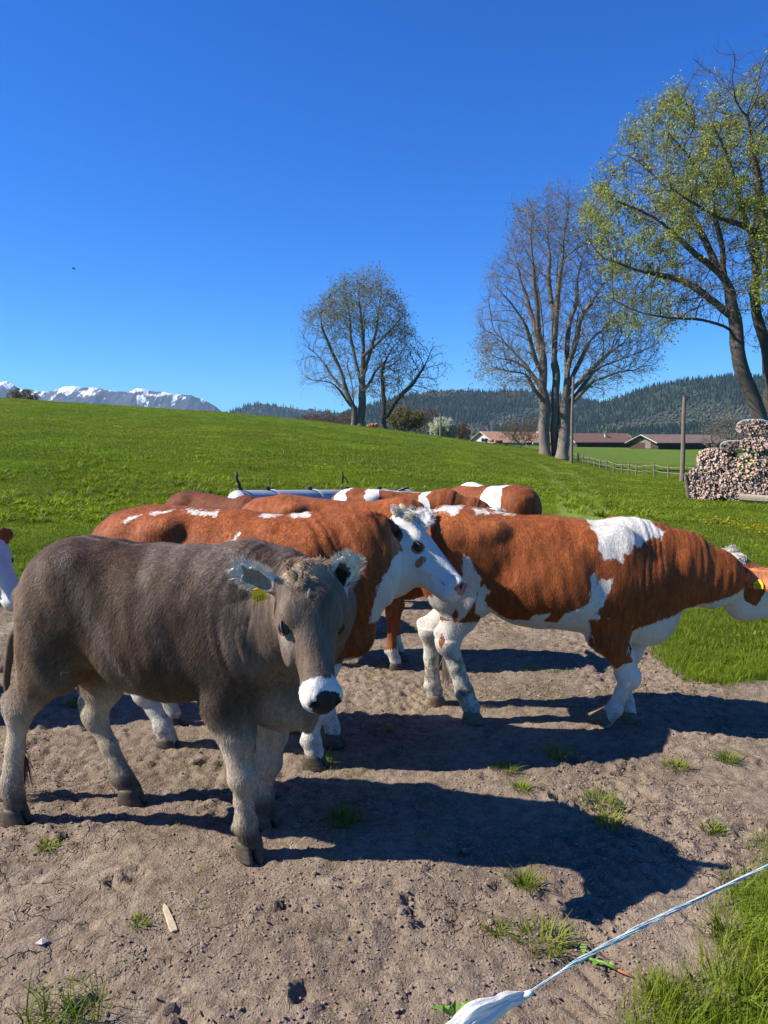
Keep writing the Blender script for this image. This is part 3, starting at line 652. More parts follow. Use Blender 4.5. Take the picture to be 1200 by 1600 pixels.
    # hooves: two claws each
    for J3,J4,toe,pit,tk in hoofs:
        mb=MB(); fw=unit(toe if toe is not None else (1,0,0)); fw=unit(fw*np.array([1,1,0])) if pit==0 else unit(fw); sd_=unit(np.cross((0,0,1),fw)); up=unit(np.cross(fw,sd_))*(-1 if pit else 1)
        zc=J4[2]+.012 if pit==0 else .062
        for sg in (-1,1):
            c0=J4+sd_*sg*.0265*tk; rings=[]
            for hz,ex,fr,bk,w in ((-zc,1.0,.080,-.052,.027),(-zc+.014,1,.078,-.053,.028),(-zc+.042,1,.060,-.050,.028),(-zc+.068,1,.045,-.045,.027),(-zc+.080,1,.034,-.036,.022)):
                rg=[]
                for a in range(16):
                    th=a*2*math.pi/16; cx=math.cos(th);sy=math.sin(th); x=(fr if cx>0 else -bk)*np.sign(cx)*abs(cx)**.8; y_=w*np.sign(sy)*abs(sy)**.75
                    if cx>0: y_*=(1-.45*max(cx,0)**2); y_-=sg*.007*cx
                    rg.append(c0+fw*x*tk*.86+sd_*y_*tk*.92+up*hz)
                rings.append(rg)
            Vr=np.array(rings).reshape(-1,3); Qr=[[i*16+j,i*16+(j+1)%16,(i+1)*16+(j+1)%16,(i+1)*16+j] for i in range(4) for j in range(16)]
            Tr=[]; Vr=np.vstack([Vr,Vr[:16].mean(0),Vr[-16:].mean(0)]); n_=80
            Tr=[[n_,(j+1)%16,j] for j in range(16)]+[[n_+1,64+j,64+(j+1)%16] for j in range(16)]
            mb.add(Vr,Qr,Tr)
        mb.build('hoof',hoofm or HOOFM,root,True)
    # tail
    if tail:
        tb=np.array([torso[1][0]+.05*S,0,torso[1][1]-.10*S]); P_=np.array([tb+np.array([.05*S,0,.05*S]),tb+np.array([-.045,0,.02]),tb+np.array([-.08,.005,-.12]),tb+np.array([-.07,.02,-.35]),tb+np.array([-.05,.035,-.56]),tb+np.array([-.045,.03,-.68])])
        tt=np.linspace(0,5,26); P_=P_+np.array([[.0,0,0],[.0,.2,0],[.03+tailx*.6,.7,0],[.05+tailx,1,0],[.05+tailx,1.2,0],[.05+tailx,1.2,0]])*np.array([1 if tailside else 0,tailside,0]); Pt=np.stack([np.interp(tt,range(6),P_[:,k]) for k in range(3)],-1); Pt[1:-1]=(Pt[:-2]+Pt[1:-1]*2+Pt[2:])/4
        mb=MB(); tc=tailcol or (.2,.1,.05); mb.tube(Pt,np.interp(tt,[0,1,3,5],[.030,.024,.016,.012]),10,col=tc); tl=mb.build('tail',TAILM,root,True,col=True)
        mb=MB(); r=np.random.default_rng(seed)
        for i in range(260):
            a=r.random()*6.28; o=np.array([math.cos(a),math.sin(a),0])*.016; s0=Pt[-1]+o+np.array([0,0,.06*r.random()]); e=s0+np.array([r.normal(0,.02),r.normal(0,.02),-.24*r.uniform(.5,1)])+o*1.1; mb.tube([s0,(s0+e)/2+o*.7,e],[.0022,.002,.0006],3,col=np.array(switchcol or tc)*r.uniform(.7,1.6),cap=False)
        mb.build('tail_switch',TAILM,tl,False,col=True)
    # hair
    nf,fl=fur
    if nf:
        r=np.random.default_rng(seed+50); ar=np.linalg.norm(np.cross(V[Q[:,2]]-V[Q[:,0]],V[Q[:,3]]-V[Q[:,1]]),axis=1); f=r.choice(len(Q),nf,p=ar/ar.sum()); a=r.random((nf,1));b_=r.random((nf,1)); q=Q[f]
        bil=lambda A:(A[q[:,0]]*(1-a)*(1-b_)+A[q[:,1]]*a*(1-b_)+A[q[:,2]]*a*b_+A[q[:,3]]*(1-a)*b_)
        B=bil(V);Nb=bil(Nn);Nb/=np.linalg.norm(Nb,axis=1)[:,None]; cb=bil(col); wb=bil(white[:,None])[:,0]; hb=bil(hc); db=bil(dirt[:,None])[:,0]; eb=np.abs(bil(ear[:,None])[:,0])>.5
        onh=(np.linalg.norm(B-hp(.2,-.1,0),axis=1)<.34)
        fd=np.where(onh[:,None],-ha*.4+np.array([0,0,-.3]),np.array([-.55,0,-.85])); fd=np.where((B[:,2]<.55*S)[:,None]&~onh[:,None],np.array([-.05,0,-1.]),fd)
        for base,d,wv,wn_,ln,W,sg in EP:
            k=np.linalg.norm(B-base-d*ln*.55,axis=1)<ln*.62; fd[k]=d
        fd=fd+r.normal(0,.22,fd.shape)+(np.stack([vn(B*9,3),vn(B*9,4),vn(B*9,5)],-1)-.5)*.9
        fd=fd-Nb*(fd*Nb).sum(1)[:,None]; fd/=np.linalg.norm(fd,axis=1)[:,None]+1e-9
        skip=(onh&((np.linalg.norm((hb-np.array([.2,-.07,.118])),axis=1)<.03)|(np.linalg.norm((hb-np.array([.2,-.07,-.118])),axis=1)<.03)|((hb[:,0]>.455))))
        Lh=fl*r.uniform(.6,1.3,nf); Lh=np.where(onh,Lh*.36,Lh); Lh=np.where(B[:,2]<.5*S,Lh*.6,Lh); Lh=np.where((np.abs(hb[:,2])<.10)&(hb[:,0]<.10)&onh&(hb[:,1]>-.09),fl*.8*r.uniform(.6,1.2,nf),Lh); earm=np.zeros(nf,bool)
        for base,d,wv,wn_,ln,W,sg in EP:
            rr=B-base; k=(np.abs(rr@wn_)<.05)&(rr@d>.2*ln)&(np.abs(rr@wv)<W*1.2)&(rr@d<1.3*ln); earm|=k; e_=(np.abs(rr@wv)>W*.62)|((rr@d)>ln*.85); sgn=np.sign(rr@wv)[:,None]; m_=k&e_; fd[m_]=(fd+sgn*wv*.9)[m_]; Lh=np.where(k,Lh*1.6,Lh); Lh=np.where(m_,fl*1.7,Lh)
        up=np.where(earm,.12,.24)[:,None]
        wd=np.cross(Nb,fd)*(.00085+.0005*r.random((nf,1)))*np.where(onh,.75,1.)[:,None]
        lift=fd+Nb*up*r.uniform(.4,1.5,(nf,1)); lift/=np.linalg.norm(lift,axis=1)[:,None]
        tip=B+lift*Lh[:,None]; B0=B-Nb*.001
        wn0=vn(B*38,8)-.5
        wcol=np.array([.66,.61,.54])*(r.uniform(.7,1.1,(nf,1)))
        ch=np.where((wb+wn0*.02>0)[:,None],wcol,cb*r.uniform(.55,1.6,(nf,1))*(.7+.6*vn(B*np.array([30,20,9]),12)[:,None])); ch=np.where((r.random(nf)<db*.7)[:,None],np.array([.13,.1,.06]),ch)
        k=~skip; n3=k.sum(); VV=np.empty((n3,3,3)); VV[:,0]=(B0-wd)[k];VV[:,1]=(B0+wd)[k];VV[:,2]=tip[k]
        CC=np.repeat(np.clip(ch[k],0,1),3,axis=0)
        fo=npmesh('coat_hair',VV.reshape(-1,3),np.arange(n3*3).reshape(-1,3),FURM,body,smooth=False,attrs={'Col':CC})
    # curly tuft on the poll
    if forelock:
        n,ln,fc,spread=forelock; r=np.random.default_rng(seed+9); mb=MB(); nl=max(8,n//16)
        for q in range(nl):
            t0=min(-.045+spread*abs(r.normal(0,.62)),spread*1.3); v0=float(np.clip(r.normal(0,.045),-.095,.095)); k_=max(t0,0)/spread*len(fc)*.85+r.normal(0,.6); fc_=np.array(fc[int(np.clip(k_,0,len(fc)-1))])*r.uniform(.8,1.2)
            dirv=unit(ha*r.uniform(.35,1.)*(1 if t0>-.01 else -.15)+hu*.35+hside*(v0*7+r.normal(0,.30))); l_=ln*r.uniform(.6,1.2)*(1-.35*max(t0,0)/spread); ph=r.random()*6.28; cr_r=r.uniform(.005,.011); sdv=unit(np.cross(dirv,hu)); tw=r.uniform(.7,1.3)*r.choice([-1,1])
            for m_ in range(34):
                dt,dv_=r.normal(0,.010),r.normal(0,.008); vv=v0+dv_; b0=hp(t0+dt,.002-(vv/.1)**2*.03-(.03 if t0<-.02 else 0),vv); s_=np.linspace(0,1,8)[:,None]; cv=fc_*r.uniform(.6,1.35); j_=unit(dirv+r.normal(0,.10,3)); lm=l_*r.uniform(.7,1.1)
                pts=b0+j_*lm*s_*(1-.25*s_)+hu*(.020*np.sin(s_*2.6)-.026*s_*s_)+(sdv*np.cos(ph+s_*tw*6.28)+hu*np.sin(ph+s_*tw*6.28))*cr_r*s_**.6
                mb.tube(pts,np.linspace(.0011,.0004,8),3,col=cv,cap=False)
        mb.build('forelock',FURM,root,False,col=True)
    if eartag:
        for ei in eartag:
            base,d,wv,wn_,ln,W,sg=EP[ei]; mb=MB(); kk=eartag[ei]; sgn=kk.get('side',1); c=base+d*ln*kk.get('t',.45)+wn_*.020*sgn+wv*kk.get('v',0); dn=unit(kk.get('down',(0,0,-1))); dn=unit(dn-wn_*(dn@wn_)); sx=np.cross(dn,wn_); w=.026;hh=.052
            o1=[c+sx*-w*.35,c+sx*w*.35,c+sx*w+dn*hh*.45,c+sx*w+dn*hh,c-sx*w+dn*hh,c-sx*w+dn*hh*.45]
            Vt=np.array(o1+[p_+wn_*.003*sgn for p_ in o1]); mb.add(Vt,[[i,(i+1)%6,6+(i+1)%6,6+i] for i in range(6)],[[0,i+1,i] for i in range(1,5)]+[[6,6+i,7+i] for i in range(1,5)])
            tg=mb.build('ear_tag',TAGM,root); mk=MB(); r=np.random.default_rng(4)
            for rr,cc,sz in ((.62,4,.0035),(.84,3,.0042)):
                for q in range(cc):
                    for e_ in range(2): mk.box(c+wn_*.0036*sgn+dn*hh*rr+sx*((q-(cc-1)/2)*.0105+e_*.0038)+dn*(e_*.004-.002),(.0018,.0018,.0016+sz*(1-e_*.3)*1.6))
            mk.build('tag_print',TAGK,tg)
    tag(root,label,'cow',group)
    return root,dict(hp=hp,EP=EP)
TAILM=attrmat('tail_hair',.7,30,.3,.3,.004)
LIDM=simple('eyelid_skin',(.075,.055,.043),.5,30,.2,.2,.002)
class CF:
    """cow space helper for reading positions off the photograph's view of that cow"""
    def __init__(s,loc,yaw): s.l=np.array([loc[0],loc[1],0.]); s.c,s.s=math.cos(yaw),math.sin(yaw)
    def tl(s,W): d=np.asarray(W,float)-s.l; return np.array([d[0]*s.c+d[1]*s.s,-d[0]*s.s+d[1]*s.c,d[2]])
    def dv(s,v): v=np.asarray(v,float); return np.array([v[0]*s.c+v[1]*s.s,-v[0]*s.s+v[1]*s.c,v[2]])
    def P(s,px,py,lat):
        d=s.dv(ray(px,py)); o=s.tl(CAM); return o+d*(lat-o[1])/d[1]
    def G(s,px,py,z=0.): return s.tl(GP(px,py,z))
    def W(s,px,py,y): return s.tl(DP(px,py,y))
def poly_white(V,F_,pts,lat,nz=.012,side=-1,seed=3,ylim=None):
    """signed patch value (positive inside) on one flank, outline given in the cow's own side plane"""
    Pp=np.array([F_.P(px,py,lat)[[0,2]] for px,py in pts]); d=-polysd(V[:,0],V[:,2],Pp)+(fbm(V*9,3,seed)-.5)*nz*2.4
    if side: d=np.where(V[:,1]*side>(ylim if ylim is not None else -.02),d,-.08)
    return d
def lerp(a,b,k): k=np.asarray(k)[:,None]; return a*(1-k)+np.asarray(b)*k
def torso_px(F,top,bot,S=1.,lat=0.,wk=1.,x0=None,x1=None,ww=None):
    """body outline measured on the photograph's view of this animal, laid in its own middle plane"""
    T=np.array([F.P(px,py,0.)[[0,2]] for px,py in top]); B=np.array([F.P(px,py,lat)[[0,2]] for px,py in bot])
    D0=np.array(TORSO); k_=D0[:,0]<-.42; x_e=T[0,0]-.015; D0[k_,0]=-.42+(D0[k_,0]+.42)*((x_e/S+.42)/(-.80+.42)); rows=[]
    for r in D0:
        x=r[0]*S; t=r[1]*S; b=r[2]*S
        if T[0,0]<=x<=T[-1,0]:
            m=min(1,(x-T[0,0])/.05+.0,1); t=np.interp(x,T[:,0],T[:,1])
        if B[0,0]<=x<=B[-1,0]: b=np.interp(x,B[:,0],B[:,1])
        if t-b<.1: t,b=(t+b)/2+.05,(t+b)/2-.05
        rows.append((x,t,b,r[3]*S*wk,r[4],r[5]))
    return rows
def leg(F,sg,pts,foot,lat1=.16,thick=1.,toe=None,pitch=0,sec=None):
    """pts: pixel positions of (shoulder), elbow, knee, fetlock, pastern; foot: pixel of the hoof's middle on the ground"""
    f=F.G(*foot); n=len(pts); J=[]
    for i,p in enumerate(pts):
        if p is None: J.append(None); continue
        t=i/(n-1); la=sg*lat1*(1-t)+f[1]*t if i else sg*lat1
        J.append(F.P(p[0],p[1],la))
    if not pitch: J[-1]=f+(J[-2]-f)*min(.5,.078/max(J[-2][2],.1))
    return dict(j=J,thick=thick,toe=toe,pitch=pitch)
SIM=np.array([.245,.064,.015])
HOOFB=simple('hoof_brown',(.15,.105,.06),.7,40,.4,.6,.004,stretch=(1,1,3))       # red-brown of the Simmental coats
def c_red(base=SIM,white=None,seed=1,dark=.0,legs=1.,face='white'):
    def c_simmental(V,Nn,I):
        S=I['S'];hc=I['hc']; n=fbm(V*4,3,seed); col=base*(.78+.5*n)[:,None]
        col=lerp(col,base*np.array([1.45,1.7,2.0]),sstep(.5,.85,fbm(V*2.3+7,2,seed+1))*.45)
        col=lerp(col,base*.5,np.clip(sstep(.62,.8,fbm(V*3.1+3,2,seed+2))*.35+dark+.38*sstep(.95,.70,V[:,2]/S),0,.9))  # random dark patches, plus lower flanks darkened to stand in for their shading
        w=np.full(len(V),-.1)
        z=V[:,2]/S; nz=(fbm(V*8,3,seed+4)-.5)
        w=np.maximum(w,np.where(I['hdst']>.35,(.52*legs-z)*.6+nz*.06,-.1))
        if white: w=np.maximum(w,white(V,Nn,I))
        dirt=sstep(.32,.05,z)*.75+sstep(.55,.3,z)*.18*(V[:,0]<0)
        return col,w,dirt*(I['hdst']>.35)
    return c_simmental
def face_white(I,blaze=False):
    hc=I['hc']; w=np.minimum(.34-np.abs(hc[:,0]-.30),(.27-np.abs(hc[:,1]+.10)))
    w=np.minimum(w,.16-np.abs(hc[:,2])); return np.where(I['ear']!=0,-.05,w)
# ---------------------------------------------------------------- brown cow in front
LA=(-.921,3.156); YA=R(-16); FA=CF(LA,YA)
TA=torso_px(FA,[(52,925),(60,892),(72,864),(95,842),(130,838),(200,847),(300,854),(400,858),(440,868)],[(88,1035),(130,1066),(180,1098),(240,1117),(300,1112),(350,1120),(400,1150),(450,1163),(480,1155)],lat=-.20,wk=.90)
def c_brown(V,Nn,I):
    base=np.array([.076,.043,.024]); hc=I['hc']; n=fbm(V*3.5,3,2); col=base*(.75+.5*n)[:,None]
    z=V[:,2];x=V[:,0]
    col=lerp(col,(.058,.038,.028),sstep(-.1,.55,x)*.75*(I['hdst']>.3))
    col=lerp(col,(.34,.245,.145),np.exp(-(((x+.70)/.15)**2+((z-.86)/.24)**2))*.95)
    col=lerp(col,(.20,.135,.085),sstep(.85,.62,z)*sstep(.3,-.2,x)*.6)
    col=lerp(col,(.42,.34,.245),sstep(.64,.44,z)*(I['hdst']>.33)*.88)
    col=lerp(col,(.30,.23,.165),sstep(.80,.60,z)*sstep(.42,.55,x)*.7*(I['hdst']>.33))
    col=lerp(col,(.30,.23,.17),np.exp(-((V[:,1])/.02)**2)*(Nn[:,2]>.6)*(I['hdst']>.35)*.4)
    col=lerp(col,(.03,.024,.016),sstep(.17,.085,z)*sstep(.0,1.,fbm(V*14,3,8)+.35))
    w=np.full(len(V),-.1); hm=I['hdst']<.36
    # face
    fc=np.array([.150,.102,.070])*(.8+.4*fbm(V*12,3,5))[:,None]; k=sstep(.40,.34,I['hdst'])*(hc[:,0]>-.02); col=col*(1-k[:,None])+fc*k[:,None]
    t,u,v=hc.T
    col=lerp(col,(.05,.037,.03),np.exp(-(((t-.13)/.06)**2+(v/.05)**2))*(u>-.08)*.75*hm)
    col=lerp(col,(.40,.30,.20),np.exp(-((t/.055)**2))*(u>-.12)*hm*(np.abs(v)<.13)*.8)
    col=lerp(col,(.42,.36,.30),np.exp(-(((t-.23)/.035)**2+((u+.095)/.02)**2))*hm*.6)
    w=np.maximum(w,np.where(hm,.055-np.abs(t-.462)+(vn(V*60,3)-.5)*.02,-.1))
    pd=np.sqrt((v/.047)**2+(np.maximum(.476-t,0)/.020)**2+(np.maximum(-.072-u,0)/.012)**2)+(vn(V*70,6)-.5)*.12; pm=hm&(t>.43)&(pd<1)&(u>-.11); w=np.where(pm,-.08,w); col=np.where(pm[:,None],np.array([.026,.024,.025])*(.7+.6*vn(V*90,4))[:,None],col)
    lip=hm&(t>.44)&(u<-.108)&(np.abs(v)<.035); pass
    # ears: greyish with white fringe, dark deep inside
    e=I['ear']!=0
    for base_,d,wv,wn_,ln,W,sg in I['EP']:
        r=V-base_; tt=(r@d)/ln; ww=(r@wv)/W; kk=e&(np.sign(I['ear'])==sg); inn=Nn@wn_>.15
        w=np.where(kk,np.maximum(np.abs(ww)-.55,tt-.78)*.08+(vn(V*50,2)-.5)*.02,w)
        col=np.where((kk&inn)[:,None],np.array([.10,.075,.06])if sg>0 else np.array([.25,.2,.16]),col)
        dk=kk&inn&(tt<.62)&(np.abs(ww)<.5)&(sg==EDARK); col=np.where(dk[:,None],np.array([.012,.01,.01]),col); w=np.where(dk,-.05,w)
    w=np.maximum(w,.011-np.linalg.norm((V-FA.P(103,1048,-.2))/np.array([2.0,3,.6]),axis=1))
    st=fbm(np.stack([(x+.45*z)*7,V[:,1]*2,(z-.5*x)*1.6],-1),3,15); col=lerp(col,np.array([.22,.165,.13]),sstep(.52,.75,st)*.55*(z>.6)*(I['hdst']>.36))
    dirt=sstep(.40,.1,z)*.65*(I['hdst']>.35); return col,w,dirt
hA0=FA.tl((-.256,2.675,1.195)); hA1=FA.tl((-.168,2.44,.800)); uA=FA.dv((.50,-.73,.45))
EDARK=1
pA=FA.W(425,880,2.99)
build_cow('brown_cow','taupe brown cow in front, white ringed black muzzle, looking into the camera, yellow ear tag',LA,YA,torso=TA,
 legs=dict(fn=leg(FA,-1,[(352,1010),(352,1100),(378,1212),(384,1288),(390,1312)],(396,1334),.17,1.04,toe=FA.dv((.5,-.8,0))),
           ff=leg(FA,1,[None,(425,1110),(418,1190),(412,1245),(415,1266)],(420,1287),.14,1.0,toe=FA.dv((.6,-.6,0))),
           rn=leg(FA,-1,[(112,940),(78,1030),(30,1112),(18,1225),(22,1257)],(30,1282),.16,1.04,toe=FA.dv((.9,-.35,0))),
           rf=leg(FA,1,[None,(160,1045),(148,1115),(192,1215),(206,1236)],(216,1252),.15,1.04,toe=FA.dv((1,-.3,0)))),
 neck=[((.40,0,.99),(.25,.17)),((.60,-.04,.98),(.22,.135)),(FA.tl((-.27,2.86,1.03)),(.165,.12),FA.dv((1,.15,0))),(FA.tl((-.238,2.72,1.07)),(.12,.105),FA.dv((1,.1,0)))],
 head=dict(o=hA0,a=hA1-hA0,u=uA,len=.462,wide=.96,eye=.024,wf=1.9,w0=.0),
 ears=[dict(s=-1,d=FA.dv((-.88,-.05,.40)),n=FA.dv((-.05,-.85,-.30)),len=.17,w=.050),dict(s=1,d=FA.dv((.42,-.15,.55)),n=FA.dv((.35,-.92,.0)),len=.15,w=.055)],
 colour=c_brown,h=.0075,fur=(260000,.020),forelock=(750,.055,[(.42,.30,.19),(.30,.20,.12),(.5,.4,.28),(.14,.10,.07),(.09,.065,.05)],.13),
 eartag={0:dict(t=.42,v=-0.03,side=1,down=FA.dv((.3,-.3,-1)))},seed=2,tailside=.02,tailx=-.24,tailcol=(.12,.085,.06),wrinkle=.9)
# ---------------------------------------------------------------- white faced cow behind it
LB=(-.735,4.04); YB=R(-15); FB=CF(LB,YB)
TB=torso_px(FB,[(153,835),(165,815),(190,797),(240,789),(300,793),(380,800),(450,803),(520,806),(580,806),(620,812)],[(200,1000),(260,1050),(340,1060),(430,1050),(500,1040),(545,1030)],1.06,lat=-.17)
def wB(V,Nn,I):
    hc=I['hc'];t,u,v=hc.T; w=face_white(I)
    # throat and the cheek behind the jaw
    w=np.maximum(w,.15-np.linalg.norm((V-hpB_throat)/np.array([1.2,1.6,.9]),axis=1))
    w=np.maximum(w,poly_white(V,FB,[(596,905),(622,852),(640,800),(760,780),(760,1000),(575,975)],-.08,.006,0))
    w=np.where(I['ear']!=0,-.05,w)
    br=.030-np.linalg.norm((hc-np.array([.205,-.075,np.sign(.1)*-.11]))/np.array([1.1,1.3,2.]),axis=1); br=np.maximum(br,.022-np.linalg.norm((hc-np.array([.265,-.115,-.095]))/np.array([1.1,1.9,2.]),axis=1)); br=np.maximum(br,.02-np.linalg.norm((hc-np.array([.06,-.20,-.11]))/np.array([2.6,1.1,2.]),axis=1))
    w=np.where(br>0,-br,w)
    for pts in ([(208,812),(214,806),(228,803),(226,808),(214,816)],[(238,800),(270,797),(262,801),(250,804)],[(278,797),(330,800),(336,806),(300,804)],[(398,806),(410,801),(428,803),(430,808),(405,811)],[(438,803),(475,803),(480,809),(452,811)],[(376,850),(378,838),(386,826),(389,830),(383,845)],[(326,850),(333,846),(334,851)]): w=np.maximum(w,poly_white(V,FB,pts,-.12,.004))
    far=(I['EP'][1][0]); e=(I['ear']==1); w=np.where(e,.02,w)
    w=np.where((t>.478)&(u>-.09)&(I['hdst']<.4),-.05,w)
    return w
hB0=FB.W(640,806,4.13); hB1=FB.W(694,864,4.00); hpB_throat=FB.tl((.08,4.03,.86))
uB=FB.dv((.80,-.12,.52))
def cB_(V,Nn,I):
    col,w,d=c_red(SIM*1.1,wB,4)(V,Nn,I); t,u,v=I['hc'].T; col=np.where(((I['hdst']<.3)&(t>.12))[:,None],np.array([.42,.15,.055]),col); pk=(t>.47)&(I['hdst']<.4); col=np.where(pk[:,None],np.array([.42,.20,.16])*(.7+.5*vn(V*60,4))[:,None],col)  # brown on the face lightened to make up for the shade there
    e=I['ear']==-1; col=np.where(e[:,None],np.array([.13,.035,.014]),col);  # near ear coloured darker, the shade inside it painted in
    return col,w,d
build_cow('spotted_cow','red-brown cow with white face in profile and round shaded ear right behind the brown cow',LB,YB,scale=1.06,torso=TB,
 legs=dict(fn=leg(FB,-1,[None,(500,1035),(488,1110),(486,1155),(490,1174)],(496,1196),.16,1.1,toe=FB.dv((1,-.5,0))),
           rn=leg(FB,-1,[None,(235,1010),(225,1080),(255,1135),(262,1152)],(268,1170),.16,1.1)),
 neck=[((.40,0,1.0),(.27,.18)),((.60,.02,1.02),(.24,.14)),(FB.tl((-.0,4.06,1.02)),(.20,.115),FB.dv((-.2,1,0))),(FB.tl((.05,4.09,1.07)),(.145,.11),FB.dv((-.2,1,0)))],
 head=dict(o=hB0,a=hB1-hB0,u=uB,len=.50,wide=1.08,deep=1.32,eye=.0175),
 ears=[dict(s=-1,t=.075,u=-.10,d=FB.dv((-.62,-.76,.08)),n=FB.dv((.35,-.9,.1)),len=.19,w=.088),dict(s=1,d=FB.dv((.48,.58,.50)),n=FB.dv((.1,-.75,.6)),len=.21,w=.062)],
 colour=cB_,h=.0085,fur=(150000,.017),forelock=(700,.075,[(.62,.56,.44),(.5,.42,.28),(.66,.62,.55)],.07),group='red and white cattle of the herd',seed=4,tailside=.16,tailcol=(.2,.06,.02),switchcol=(.5,.42,.3))
# ---------------------------------------------------------------- right cow stepping out of the picture
LC=(.985,4.44); YC=R(-9); FC=CF(LC,YC)
TC=torso_px(FC,[(657,845),(662,815),(675,798),(705,791),(760,797),(820,804),(880,809),(940,813),(990,824),(1040,838),(1075,850)],[(735,935),(770,968),(800,985),(850,990),(910,993),(960,1003),(1010,1022),(1040,1015),(1062,985)],1.06,lat=-.17)
hC0=FC.W(1147,868,4.47); hC1=FC.W(1284,930,4.36); uC=FC.dv((.42,-.08,.9))
def wC(V,Nn,I):
    w=face_white(I); t,u,v=I['hc'].T
    w=np.where((t<.19)&(I['hdst']<.4)&(u>-.19),-.05,w); w=np.where((t<.05)&(t>-.04)&(u>-.05)&(np.abs(v)<.09)&(I['hdst']<.5)&(I['ear']==0),.03,w)
    w=np.where(I['ear']!=0,-.05,w)
    sad=[(914,800),(1000,800),(1042,832),(1034,842),(1015,838),(1003,843),(992,852),(985,848),(975,862),(968,858),(969,875),(962,872),(955,866),(945,870),(937,868),(928,850),(930,835),(922,825)]
    P_=np.array([FC.P(px,py,-.10)[[0,2]] for px,py in sad]); w=np.maximum(w,np.where(V[:,1]<.12,-polysd(V[:,0],V[:,2],P_)+(fbm(V*14,3,3)-.5)*.02,-.1))
    for pts in ([(921,930),(922,900),(928,893),(933,912),(940,902),(948,905),(960,898),(952,920),(946,935),(940,945),(930,955),(926,975),(915,980),(920,950)],
                [(905,990),(915,960),(928,950),(936,960),(920,985),(918,1010),(925,1030),(912,1015)],
                [(722,862),(734,870),(745,890),(752,905),(748,925),(738,948),(726,968),(700,975),(668,960),(668,935),(690,930),(712,935),(722,905)],
                [(748,920),(756,915),(764,925),(757,940),(768,955),(790,975),(800,1010),(740,960)],
                [(825,980),(832,962),(858,958),(850,975),(870,975),(885,955),(900,950),(924,935),(925,985),(860,1010)],
                [(985,1040),(985,985),(1010,975),(1050,965),(1085,955),(1180,925),(1190,1000),(1100,1060)],
                [(664,815),(668,800),(700,788),(725,792),(712,802),(700,797),(680,800)],[(740,795),(810,801),(812,805),(745,801)]): w=np.maximum(w,poly_white(V,FC,pts,-.05 if pts[0][0] in (664,740) else -.16 if pts[0][0] in (985,905) else -.27,.009,0 if pts[0][0] in (985,664,740) else -1,7))
    w=np.maximum(w,np.where((Nn[:,2]<-.72)&(V[:,2]<.72)&(V[:,2]>.4)&(I['hdst']>.45),.03,-.1))
    w=np.maximum(w,np.where((V[:,0]<.1)&(V[:,2]<.62),.03,-.1)); w=np.maximum(w,np.where((V[:,0]>.1)&(V[:,2]<.42)&(I['hdst']>.4),.03,-.1))
    # hind leg: brown spots on white
    for pts in ([(706,960),(714,945),(718,955),(712,975)],[(684,1005),(690,985),(697,1000),(690,1015)]):
        b_=poly_white(V,FC,pts,-.16,.004,-1,9); w=np.where(b_>0,-b_,w)
    # brown fore leg down to below the knee
    fl=[(916,960),(985,960),(990,990),(975,1035),(962,1048),(945,1030),(925,1000)]; b_=poly_white(V,FC,fl,-.17,.006,-1,9,-.06); w=np.where(b_>0,-b_,w)
    return w
def cC_(V,Nn,I):
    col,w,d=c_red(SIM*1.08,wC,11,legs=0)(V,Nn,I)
    t,u,v=I['hc'].T
    col=lerp(col,SIM*.35,np.exp(-(((V[:,0]+.52)/.035)**2+((V[:,2]-1.08)/.035)**2))*(V[:,1]<0)*.8)
    e=(I['ear']!=0); col=np.where(e[:,None],np.array([.42,.15,.07]),col)
    d=d*.9+.75*sstep(.62,.3,V[:,2])*(V[:,0]<-.3)*sstep(.35,.6,fbm(V*9,3,5)); return col,w,d
build_cow('spotted_cow','red-brown cow with white shoulder saddle stepping right on a bent front leg, yellow ear tag',LC,YC,scale=1.06,torso=TC,
 legs=dict(fn=leg(FC,-1,[(965,925),(948,995),(982,1058),(960,1108),(945,1124)],(925,1137),.17,1.04,toe=(-.85,0,-.45),pitch=1),
           ff=leg(FC,1,[None,(985,1000),(975,1050),(979,1098),(982,1112)],(986,1128),.12,1.),
           rn=leg(FC,-1,[None,(730,928),(700,1003),(726,1082),(734,1100)],(744,1126),.16,1.15),
           rf=leg(FC,1,[None,(735,930),(672,985),(676,1070),(680,1084)],(683,1100),.13,1.12)),
 neck=[((.42,0,.97),(.25,.17)),((.70,0,.92),(.21,.12)),((.90,0,.875),(.150,.08)),(hC0+FC.dv((-.02,0,-.165)),(.125,.07))],
 head=dict(o=hC0,a=hC1-hC0,u=uC,len=.55,deep=1.25),
 ears=[dict(s=-1,v=.118,d=FC.dv((.62,-.78,-.10)),n=FC.dv((-.8,-.6,.1)),len=.22,w=.062,t=.06,u=-.06),dict(s=1,d=FC.dv((.1,1,.0)),len=.18)],
 colour=cC_,h=.0085,fur=(150000,.017),forelock=(500,.07,[(.66,.6,.5),(.5,.44,.36),(.35,.3,.25)],.05),eartag={0:dict(t=.42,side=1,v=0.01,down=FC.dv((.1,0,-1)))},hoofm=HOOFB,group='red and white cattle of the herd',seed=6,tailside=.10,tailx=.10,tailcol=(.2,.06,.02),switchcol=(.5,.42,.3),wrinkle=.9)
